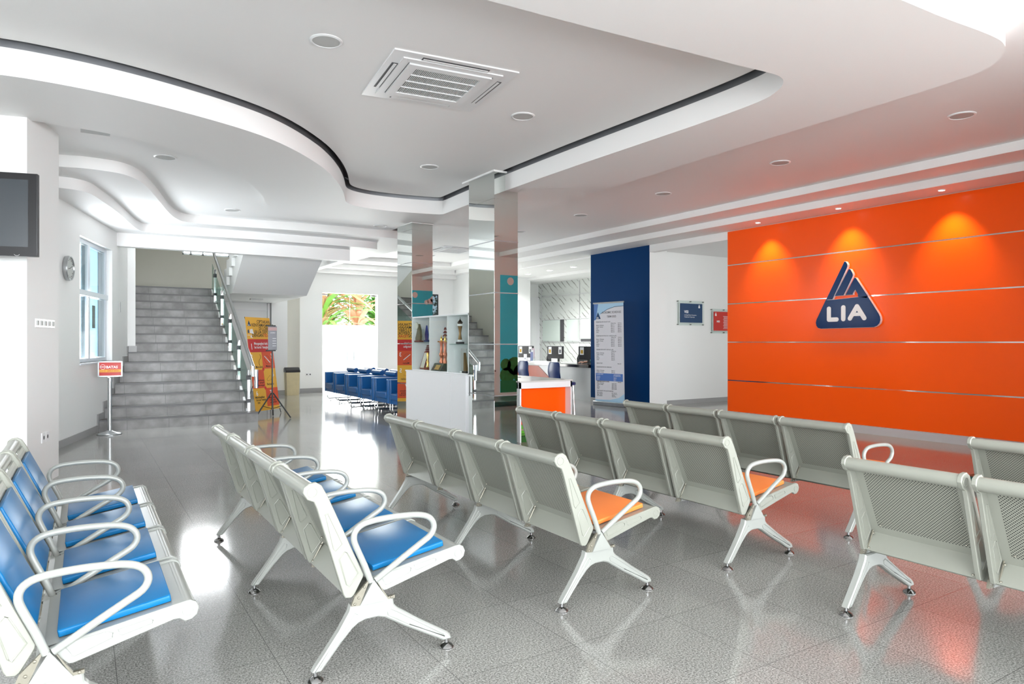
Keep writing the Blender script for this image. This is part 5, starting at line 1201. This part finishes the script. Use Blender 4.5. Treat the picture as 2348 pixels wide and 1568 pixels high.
# mural and green stone platform that show in the mirrors
mu = empty('blue_mural', 'blue sky mural with bee and bushes, seen in the mirror pillars', 'mural', (8.95, 1.205, 0)); FM = Matrix.Identity(4)
B().box(0, 1.18, 0.0, 0.012, 0.12, 3.1).link('sky_panel', skyp, mu)
b = B()
for cx_, cz_, r_ in ((0.20, 0.55, 0.22), (0.42, 0.78, 0.24), (0.16, 0.82, 0.16), (0.62, 0.60, 0.26), (0.88, 0.72, 0.24), (1.0, 0.95, 0.16)): b.lathe([(r_, 0), (r_*0.95, 0.008)], M=Matrix.Translation((cx_, 0.012, cz_)) @ Matrix.Rotation(R(-90), 4, 'X'), seg=14)
b.link('bush', mat('bush_green', (0.02, 0.20, 0.06), 0.4, var=0.8, vscale=9), mu)
B().box(0, 1.18, 0.010, 0.022, 0.12, 0.42).link('grass', mat('grass_green', (0.01, 0.22, 0.09), 0.4), mu)
b = B()
for cx_, cz_, r_ in ((0.85, 2.75, 0.10), (0.97, 2.82, 0.12), (0.72, 2.72, 0.08), (0.3, 2.95, 0.10)): b.lathe([(r_, 0), (r_*0.95, 0.006)], M=Matrix.Translation((cx_, 0.012, cz_)) @ Matrix.Rotation(R(-90), 4, 'X'), seg=14)
b.link('cloud', whitel, mu)
b = B(); b.lathe([(0.055, 0), (0.05, 0.006)], M=Matrix.Translation((0.62, 0.012, 1.22)) @ Matrix.Rotation(R(-90), 4, 'X') @ Matrix.Diagonal((1.5, 1, 1, 1)), seg=14); b.link('bee', mat('bee_brown', (0.35, 0.22, 0.15), 0.5), mu)
outlet('double wall socket left of the blue mural, seen in the near mirror', frame((8.85, 1.205, 0.62), (-1, 0, 0), (0, 0, 1)), 2, 0.10)
t = B().box(7.28, 9.0, 1.9, 3.30, 0, 0.10).link('stone_platform', rugm, bevel=0.02); tag(t, 'low dark green waved stone slab on the floor behind the last bench', 'platform')

# plants outside the glass entrance
B().box(3.5, 11.0, 21.2, 21.45, -0.13, 0.9).link('garden_wall', planter); tag(bpy.data.objects['garden_wall'], 'white garden wall outside the glass entrance', 'garden wall')
def plant(label, x, y, h, n, seed, m1, m2, name='garden_plant'):
    rnd = random.Random(seed); t = empty(name, label, 'plant', (x, y, -0.13), 0, 'plants beyond the glass entrance')
    b = B(); b.cyl((0, 0, 0), (0.03, 0, h*0.62), 0.035, 8); b.link('stem', stemb, t)
    for mi, m in enumerate((m1, m2)):
        b = B()
        for k in range(n):
            a = rnd.uniform(0, 6.28); L = rnd.uniform(0.45, 1.0)*h*0.42; z0 = h*rnd.uniform(0.30, 0.72); w_ = rnd.uniform(0.06, 0.14)
            el = rnd.uniform(0.3, 1.3); pts = []
            for s in range(6):
                u = s/5; pts.append(Vector((math.cos(a)*L*u*math.cos(el*(1-u*0.6)), math.sin(a)*L*u*math.cos(el*(1-u*0.6)), z0+L*(math.sin(el)*u*1.2-0.75*u*u*0.9))))
            sd_ = Vector((-math.sin(a), math.cos(a), 0)); vv = []
            for s, p in enumerate(pts):
                ww = w_*math.sin(math.pi*(0.08+0.9*s/5)); vv.append((b.bm.verts.new(p-sd_*ww), b.bm.verts.new(p+Vector((0, 0, -0.02))), b.bm.verts.new(p+sd_*ww)))
            for s in range(5):
                b.face([vv[s][0], vv[s][1], vv[s+1][1], vv[s+1][0]]); b.face([vv[s][1], vv[s][2], vv[s+1][2], vv[s+1][1]])
        b.link('leaves', m, t, smooth=60)
    return t
plant('reddish broad-leaved plant behind the entrance glass, left', 6.75, 22.6, 5.6, 60, 3, leafr, leafg)
plant('tall reddish plant with a dark stem behind the entrance glass, right', 8.30, 23.6, 6.0, 40, 5, leafr, leafr)
plant('bushy green plant behind the entrance glass, lower middle', 7.7, 25.6, 5.6, 110, 8, leafg, leafg)
plant('bushy green plant behind the entrance glass, right end', 9.9, 25.6, 5.6, 110, 9, leafg, leafg)
plant('green plant outside the side window', -1.7, 13.8, 4.0, 40, 12, leafg, leafg)
